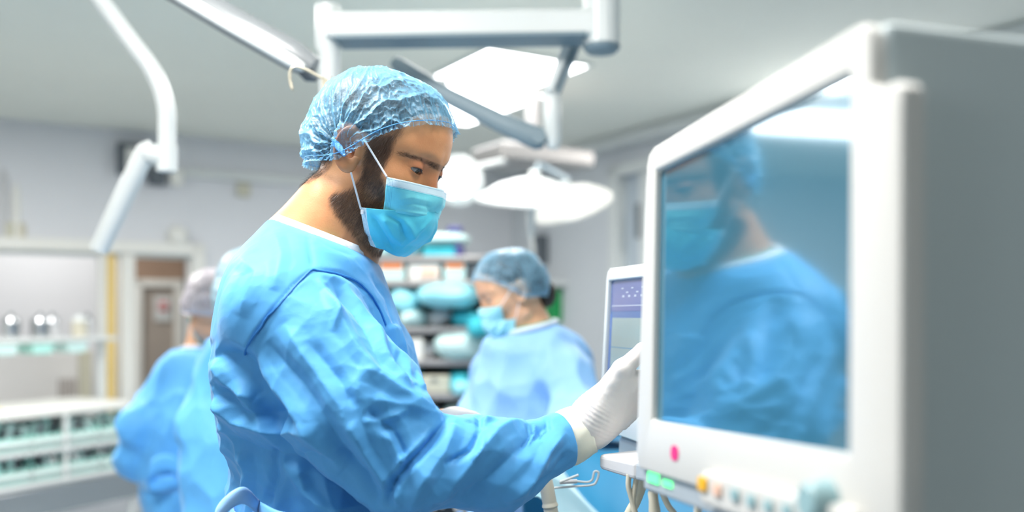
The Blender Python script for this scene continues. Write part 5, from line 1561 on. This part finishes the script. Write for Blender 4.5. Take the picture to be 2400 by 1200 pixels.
# ------------------------------------------------------------------ the large monitor
class Plane:
    def __init__(s, q, w, tilt, rho):
        s.q = np.array(q, float); w = np.array([w[0], w[1], 0.]); w /= np.linalg.norm(w); n = np.array([w[1], -w[0], 0.])   # towards the viewer's left
        if n[0] > 0: n = -n
        up_ = np.array([0, 0, 1.]); n2 = n * cos(tilt) + up_ * sin(tilt); u2 = up_ * cos(tilt) - n * sin(tilt)
        s.w = w * cos(rho) + u2 * sin(rho); s.u = u2 * cos(rho) - w * sin(rho); s.n = n2
    def P(s, a, z, o=0.0): return Vector(s.q + s.w * a + s.u * z + s.n * o)
    def hit(s, u, v):
        o = np.array([0, 0, CAMZ]); d = wpt(u, v, 1) - o; t = ((s.q - o) @ s.n) / (d @ s.n); r = o + d * t - s.q
        return r @ s.w, r @ s.u
    def slab(s, mb, a0, a1, z0, z1, o0, o1, bev=0, corner=0):
        if corner:
            pts = []
            for (ca, cz, t0) in ((a1 - corner, z1 - corner, 0), (a0 + corner, z1 - corner, 90), (a0 + corner, z0 + corner, 180), (a1 - corner, z0 + corner, 270)):
                for k in range(7):
                    t = radians(t0 + 15 * k); pts.append(s.P(ca + corner * cos(t), cz + corner * sin(t), o0))
        else: pts = [s.P(a0, z0, o0), s.P(a1, z0, o0), s.P(a1, z1, o0), s.P(a0, z1, o0)]
        mb.prism(pts, Vector(s.n * (o1 - o0)), bev); return mb

MS = .885
PM = Plane((.1435, .88, 1.40), (.2373, -1), .0353, .0427)
sa0, sz0, sa1, sz1 = 0.0, -.0979, .3147, .1360
t = thing('patient_monitor', 'large white boxy monitor in front at right, its dark blue screen mirroring the man', 'monitor', (.42, .84, 0))
za, zb_ = -.146, .1640; aa, ab = -.030, .365
# build as a ring of quads between outline and screen opening
def ring_mesh(name, outer, inner, plane, o0, o1, m, parent, bev=.003):
    bm = bmesh.new()
    N_ = len(outer)
    f_o = [bm.verts.new(plane.P(a, z, o1)) for a, z in outer]; f_i = [bm.verts.new(plane.P(a, z, o1)) for a, z in inner]
    b_o = [bm.verts.new(plane.P(a, z, o0)) for a, z in outer]; b_i = [bm.verts.new(plane.P(a, z, o0 + .0)) for a, z in inner]
    for i in range(N_):
        j = (i + 1) % N_
        bm.faces.new((f_o[i], f_o[j], f_i[j], f_i[i])); bm.faces.new((b_o[i], b_o[j], f_o[j], f_o[i])); bm.faces.new((f_i[i], f_i[j], b_i[j], b_i[i])); bm.faces.new((b_i[i], b_i[j], b_o[j], b_o[i]))
    bmesh.ops.recalc_face_normals(bm, faces=bm.faces)
    sel = [e for e in bm.edges if len(e.link_faces) == 2 and e.calc_face_angle(0) > .8]
    bmesh.ops.bevel(bm, geom=sel, offset=bev, segments=3, profile=.5, affect='EDGES')
    me = bpy.data.meshes.new(name); bm.to_mesh(me); bm.free(); o = link(name, me, m, parent, True); me.set_sharp_from_angle(angle=radians(40)); return o
def sample_inner(outer, a0, a1, z0, z1):
    out = []
    ca, cz = (a0 + a1) / 2, (z0 + z1) / 2
    for a, z in outer: out.append((min(max(a, a0), a1), min(max(z, z0), z1)))
    return out
def densify(poly, corners):
    return poly
outer = [(-.026, za), (sa0, za), (sa1, za), (ab, za), (ab, sz0), (ab, .100), (ab, .113), (ab - .005, .118), (.341, .119), (.335, .124), (.335, .152), (.328, .163), (sa1, .1635), (-.006, .1600), (-.018, .156), (-.024, .145), (-.026, .128), (-.037, sz0), (-.038, -.132), (-.035, -.141)]
inner = [(sa0, sz0), (sa0 + .002, sz0), (sa1 - .002, sz0), (sa1, sz0), (sa1, sz0 + .002), (sa1, .090), (sa1, .110), (sa1, .114), (sa1, .118), (sa1, .123), (sa1, .130), (sa1, sz1), (sa1 - .004, sz1), (sa0 + .006, sz1), (sa0 + .002, sz1), (sa0, sz1), (sa0, sz1 - .006), (sa0, sz0 + .006), (sa0, sz0 + .003), (sa0, sz0 + .001)]
ring_mesh('bezel', outer, inner, PM, -.004, .012, M['bezel'], t, .0028)
scr = bpy.data.materials.new('glossy_dark_screen'); scr.use_nodes = True; nt = scr.node_tree; nt.nodes.clear()
out = nt.nodes.new('ShaderNodeOutputMaterial'); df = nt.nodes.new('ShaderNodeBsdfDiffuse'); df.inputs[0].default_value = (.045, .17, .25, 1)
gl = nt.nodes.new('ShaderNodeBsdfGlossy'); gl.inputs['Roughness'].default_value = .075; gl.inputs[0].default_value = (.78, .92, 1, 1)
mx = nt.nodes.new('ShaderNodeMixShader'); mx.inputs[0].default_value = .33; nt.links.new(df.outputs[0], mx.inputs[1]); nt.links.new(gl.outputs[0], mx.inputs[2]); nt.links.new(mx.outputs[0], out.inputs[0])
mb = MB(); PM.slab(mb, sa0 - .004, sa1 + .004, sz0 - .004, sz1 + .004, -.001, .006); mb.build('screen', scr, t)
mb = MB(); PM.slab(mb, aa + .012, .3375, za + .004, zb_ - .001, -.34, .002, .006); mb.build('housing', M['housing'], t)
mb = MB(); PM.slab(mb, aa + .002, ab - .01, za - .019, za + .004, -.30, .008, .003); st = mb.build('lower_strip', M['strip'], t)
def spot(u, v): return PM.hit(u, v)
a_, z_ = spot(1612, 1062); mb = MB(); PM.slab(mb, a_ - .008, a_ + .008, z_ - .0065, z_ + .0065, .0115, .0128, 0, .006); mb.build('logo_mark', M['pink'], t)
a_, z_ = spot(1552, 1120); mb = MB(); PM.slab(mb, a_ - .013, a_ + .013, z_ - .0048, z_ + .0048, .008, .0095); mb.build('status_light', M['led'], t)
a_, z_ = spot(1586, 1134); mb = MB(); PM.slab(mb, a_ - .010, a_ + .010, z_ - .003, z_ + .003, .008, .0092); mb.build('status_light', M['led'], t)
a0_, zt_ = spot(1690, 1098); _, zl_ = spot(1690, 1180)
mb = MB(); PM.slab(mb, a0_, ab - .03, zl_, zt_, .008, .020, .004, .010); cp = mb.build('control_panel', M['bezel'], t)
for (u, v, m_, s_) in ((1704, 1134, 'amber', .0075), (1740, 1148, 'peach', .0065), (1784, 1160, 'tealknob', .006), (1824, 1174, 'tealknob', .006), (1866, 1186, 'tealknob', .006), (1912, 1196, 'tealknob', .006)):
    a_, z_ = spot(u, v); mb = MB(); PM.slab(mb, a_ - s_, a_ + s_, z_ - s_ * .75, z_ + s_ * .75, .020, .0225, .001, .003); mb.build('button', M[m_], cp)
a_, z_ = spot(1980, 1175); mb = MB(); mb.lathe([(0, .014), (.010, .014), (.0120, .012), (.0130, .0), (.0145, -.002)], PM.P(a_, z_, .014), PM.n, 32).build('rotary_knob', M['tealknob'], cp, True)
# stand under the monitor
MB().box((.42, .84, .62), (.09, .12, 1.20), -.24, .02).build('stand_column', M['whitewarm'], t)
MB().box((.42, .84, .035), (.55, .60, .07), -.24, .03).build('stand_base', M['greyplastic'], t)

o_ = np.array([0, 0, CAMZ]); d_ = wpt(1935, 285, 1) - o_; tt_ = ((PM.q - o_) @ PM.n) / (d_ @ PM.n); hp = o_ + d_ * tt_; d_ = d_ / np.linalg.norm(d_); rf = d_ - 2 * (d_ @ PM.n) * PM.n
gp = hp + rf * (CEIL - hp[2]) / rf[2]; print('glare', gp)
gp = gp[:2] - AX * .6 - BX * .3
panel(gp, 1.2, .60, 'ceiling light panel mirrored in the large monitor screen')

# ------------------------------------------------------------------ the smaller touch screen
PS = Plane(W(1428, 740, 1.43), (.0825, -.342), radians(3.0), .0)
_, s1 = PS.hit(1440, 630); _, s0 = PS.hit(1418, 1005)
i0, it = PS.hit(1451, 657); ib0, ib = PS.hit(1434, 985)
print('small', s0, s1, i0, ib0, it, ib)
t = thing('touch_screen', 'smaller white touch screen with a grey trace display, being touched by the gloved hand', 'monitor', (.30, 1.33, 0))
WN = .262; ia0 = .0095
ib = s0 + .033
o_ = [(0.006, s0), (ia0, s0), (WN - ia0, s0), (WN, s0), (WN, ib), (WN, it), (WN, s1), (WN - ia0, s1), (.014, s1), (.004, s1 - .004), (0, s1 - .014), (0, ib), (0, s0 + .006)]
i_ = [(ia0, ib), (ia0 + .001, ib), (WN - ia0 - .001, ib), (WN - ia0, ib), (WN - ia0, ib + .001), (WN - ia0, it - .001), (WN - ia0, it), (WN - ia0 - .001, it), (ia0 + .003, it), (ia0 + .001, it), (ia0, it), (ia0, ib + .002), (ia0, ib + .001)]
ring_mesh('bezel', o_, i_, PS, -.004, .008, M['white'], t, .002)
mb = MB(); PS.slab(mb, .004, WN - .004, s0 + .003, s1 - .003, -.045, -.0035, .006); mb.build('housing', M['greyplastic'], t)
ui = lambda n, c, r=.18: mat(n, c, r, coat=.4)
mb = MB(); PS.slab(mb, ia0 - .002, WN - ia0 + .002, ib - .002, it + .002, -.003, .002); sc = mb.build('screen', ui('screen_blue_edge', (.10, .17, .36)), t)
mb = MB(); PS.slab(mb, ia0 + .004, WN - .03, it - .046, it - .003, .002, .0024); mb.build('header_bar', ui('screen_header', (.13, .15, .32)), sc)
mb = MB(); PS.slab(mb, ia0 + .012, WN - .02, ib + .014, it - .056, .002, .0026); mb.build('trace_area', ui('screen_trace', (.30, .38, .37)), sc)
mb = MB(); PS.slab(mb, ia0 + .012, WN - .02, it - .100, it - .099, .0026, .0028); mb.build('trace_line', ui('trace_blue', (.10, .25, .40)), sc)
mb = MB(); PS.slab(mb, ia0 + .008, WN - .08, it - .039, it - .0375, .0024, .0027)
for k in range(5): PS.slab(mb, .055 + k * .020, .063 + k * .020, it - .014 - .006 * (k % 2), it - .012 - .006 * (k % 2), .0024, .0027)
for k in range(4): PS.slab(mb, .060 + k * .024, .068 + k * .024, it - .026, it - .023, .0024, .0027)
mb.build('screen_text', ui('screen_text', (.45, .50, .62)), sc)
mb = MB(); PS.slab(mb, ia0 + .003, ia0 + .008, ib + .02, it - .05, .002, .0024); mb.build('side_scale', ui('screen_scale', (.14, .24, .55)), sc)
MB().box((.33, 1.33, .62), (.07, .07, 1.16), -.24, .015).build('stand_column', M['greyplastic'], t)
MB().box((.33, 1.33, .03), (.40, .40, .06), -.24, .02).build('stand_base', M['greyplastic'], t)
mb = MB(); PS.slab(mb, .03, .15, s0 - .045, s0 - .004, -.10, -.012, .01); mb.build('lower_block', M['greyplastic'], t)

# ------------------------------------------------------------------ sensor module with its leads, under the monitors
t = thing('sensor_module', 'grey and white rounded sensor module below the monitor with leads plugged underneath', 'module', W(1480, 1095, 1.1))
def quadbox(name, a, b, c_, d_, off, m, parent, bev): return MB().prism([W(*a), W(*b), W(*c_), W(*d_)], off, bev).build(name, m, parent)
quadbox('body', (1403, 1064, 1.16), (1488, 1082, 1.085), (1486, 1126, 1.085), (1403, 1100, 1.16), (.075, .03, .004), M['greyplastic'], t, .005)
quadbox('connector_block', (1489, 1083, 1.083), (1585, 1100, .995), (1583, 1143, .995), (1487, 1126, 1.083), (.07, .02, .002), M['strip'], t, .004)
MB().box((.27, 1.10, .60), (.05, .05, 1.16), -.24, .01).build('post', M['greyplastic'], t)
leads = [([(1474, 1112, 1.10), (1473, 1140, 1.10), (1482, 1175, 1.10), (1494, 1230, 1.10), (1500, 1330, 1.11)], .0032, 'beige', 'thin grey-beige lead, first of those hanging from the sensor module'),
         ([(1492, 1118, 1.10), (1487, 1150, 1.10), (1484, 1180, 1.10), (1490, 1230, 1.10), (1490, 1330, 1.11)], .0032, 'beige', 'thin lead crossing in front of the pale tube'),
         ([(1506, 1112, 1.13), (1503, 1140, 1.13), (1490, 1175, 1.13), (1468, 1225, 1.13), (1455, 1330, 1.14)], .0062, 'cream', 'thicker cream tube behind the leads'),
         ([(1536, 1120, 1.06), (1552, 1155, 1.06), (1566, 1185, 1.06), (1590, 1225, 1.06), (1600, 1330, 1.07)], .0034, 'beige', 'lead curving away to the right below the monitor'),
         ([(1512, 1045, 1.17), (1500, 1060, 1.17), (1492, 1072, 1.16), (1488, 1090, 1.15)], .0030, 'beige', 'short lead looping above the sensor module')]
for pts, r, m_, lab in leads:
    o = MB().tube(spline([W(*p) for p in pts], 8), r, 12).build('lead_cable', M[m_], None, True); tag(o, lab, 'cable', 'leads under the monitor')
o = MB().tube([W(1528, 1125, 1.07), W(1530, 1150, 1.07)], .0030, 12).tube([W(1530, 1151, 1.07), W(1530, 1156, 1.07), W(1532, 1175, 1.07), W(1534, 1196, 1.07), W(1536, 1225, 1.07)], [.0052, .0058, .0056, .0068, .0060], 14).tube([W(1536, 1225, 1.07), W(1540, 1330, 1.07)], .003, 12).build('lead_cable', M['beige'], None, True)
tag(o, 'lead with a ribbed connector sleeve beside the curving lead', 'cable', 'leads under the monitor')
MB().tube([W(1635, 1183, .93), W(1636, 1210, .93), W(1640, 1300, .94)], .004, 12).build('lead_cable', M['beige'], None, True)
tag(bpy.data.objects['lead_cable.006'], 'short lead under the control buttons of the large monitor', 'cable', 'leads under the monitor')
# wire holder and the corrugated tube below the sleeve
t = thing('wire_holder', 'small white bent wire holder just below the forearm sleeve', 'holder', W(1340, 1130, 1.30))
MB().tube(spline([W(1270, 1146, 1.30), W(1330, 1141, 1.30), W(1385, 1137, 1.30), W(1398, 1128, 1.30), W(1403, 1108, 1.30), W(1393, 1106, 1.30), W(1388, 1124, 1.30), W(1376, 1130, 1.30), W(1352, 1128, 1.30)], 6), .0016, 8).build('wire', M['white'], t, True)
MB().tube([W(1312, 1130, 1.29), W(1356, 1113, 1.29)], .0018, 8).build('prong', M['white'], t, True)
MB().tube([W(1312, 1130, 1.295), W(1352, 1128, 1.30)], .0030, 8).build('clip', M['greyplastic'], t, True)
mb = MB(); pts = [W(1276, 1115, 1.27), W(1283, 1150, 1.27), W(1290, 1190, 1.27), W(1300, 1260, 1.27), W(1310, 1420, 1.27)]; S = spline(pts, 14)
mb.tube(S, [.0095 + .0004 * (i % 2) + (.0012 if i in (26, 27, 42) else 0) for i in range(len(S))], 20).build('breathing_tube', M['beige'], None, True)
tag(bpy.data.objects['breathing_tube'], 'cream breathing tube rising to the underside of the forearm sleeve', 'tube')

# ------------------------------------------------------------------ draped table
def cloth(name, x0, x1, y0, y1, hf, m, label, n=150, k=120):
    X, Y = np.meshgrid(np.linspace(x0, x1, n), np.linspace(y0, y1, k), indexing='ij'); Z = hf(X, Y)
    o = link(name, grid_mesh(name, np.stack([X, Y, Z], -1)), m, None, True); s_ = o.modifiers.new('t', 'SOLIDIFY'); s_.thickness = .002; return tag(o, label, 'drape')
def noise2(X, Y, s, sd): return perlin(np.stack([X * s, Y * s, np.full(X.shape, sd)], -1).reshape(-1, 3)).reshape(X.shape)
def hf1(X, Y):
    wx = X + .05 * noise2(X, Y, 4, 2.2)
    z = 1.128 - 1.5 * np.clip(1.88 - Y, 0, 1) ** 1.1 - .05 * np.clip(Y - 2.0, 0, 1)
    ph = (wx * .9 + Y * .45) * 34 + 3 * noise2(X, Y, 5, 1.7)
    z += .034 * (1 - np.abs(np.sin(ph / 2)) ** .8) * np.clip((1.98 - Y) / .2, 0, 1)
    z += .016 * noise2(X, Y, 9, .5) + .007 * noise2(X, Y, 24, 3.5); return z
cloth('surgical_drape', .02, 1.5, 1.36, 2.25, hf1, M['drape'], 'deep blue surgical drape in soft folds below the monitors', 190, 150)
def hf2(X, Y):
    z = 1.150 - .30 * np.clip(1.60 - Y, 0, 1) ** 1.2 - 1.6 * np.clip(X - .04, 0, 1) ** 1.2 - .35 * np.clip(-.06 - X, 0, 1)
    z += .014 * (1 - np.abs(np.sin((X * 1.1 - Y * .7) * 22 + 3 * noise2(X, Y, 6, 8.1)))) + .010 * noise2(X, Y, 11, 6.5); return z
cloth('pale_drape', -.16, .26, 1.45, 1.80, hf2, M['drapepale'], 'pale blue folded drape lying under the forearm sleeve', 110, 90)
def hf3(X, Y):
    return 1.165 - 3.2 * (Y - 2.02) ** 2 * 0 - .9 * np.clip(np.abs(Y - 1.98) - .10, 0, 1) - .25 * np.clip(.02 + .16 - X, 0, 1) - .16 * np.clip(X - .30, 0, 1) + .006 * noise2(X, Y, 9, 4.4)
cloth('drape_lit_ridge', .12, .46, 1.90, 2.12, hf3, M['cyanbag'], 'bright pale blue strip painting the lit ridge along the top of the drape', 60, 50)  # pale cloth added as the highlight on the drape's top ridge
t = thing('operating_table', 'padded operating table hidden under the blue drapes', 'table', (.6, 1.9, 0))
MB().box((.76, 2.06, .88), (1.4, .36, .10), 0, .03).build('mattress', M['darkgrey'], t)
MB().box((.75, 1.95, .45), (.35, .30, .84), 0, .03).build('pedestal', M['steel'], t)
MB().box((.75, 1.95, .04), (.9, .5, .08), 0, .03).build('base', M['steel'], t)

# ------------------------------------------------------------------ infusion stand whose hooks show over the cap
t = thing('infusion_stand', 'thin metal infusion stand with curved hooks behind the cap of the bearded person', 'stand', (W(766, 200, 1.62).x, 1.62, 0))
px_ = W(766, 200, 1.62); MB().tube([(px_.x, 1.62, .03), (px_.x, 1.62, 1.70), (px_.x, 1.62, W(766, 186, 1.62).z)], [.011, .006, .0045], 14).build('pole', M['gold'], t, True)
MB().tube(spline([W(768, 190, 1.62), W(745, 178, 1.62), W(715, 162, 1.62), W(692, 156, 1.62), W(681, 166, 1.62), W(680, 188, 1.62), W(686, 212, 1.62)], 7), [.0026] * 42 + [.0012], 10).build('hook', M['gold'], t, True)
MB().tube(spline([W(768, 190, 1.62), W(800, 184, 1.62), W(835, 178, 1.62), W(862, 176, 1.60), W(876, 190, 1.60)], 7), .0026, 10).build('hook', M['gold'], t, True)
MB().tube([W(757, 180, 1.615), W(757, 222, 1.615)], .002, 8).tube([W(775, 180, 1.615), W(775, 222, 1.615)], .002, 8).build('hook_clip', M['gold'], t, True)
mb = MB()
for k in range(5):
    a = 2 * pi * k / 5; mb.tube([(px_.x, 1.62, .07), (px_.x + .27 * cos(a), 1.62 + .27 * sin(a), .03)], .012, 10)
mb.build('foot', M['steel'], t, True)
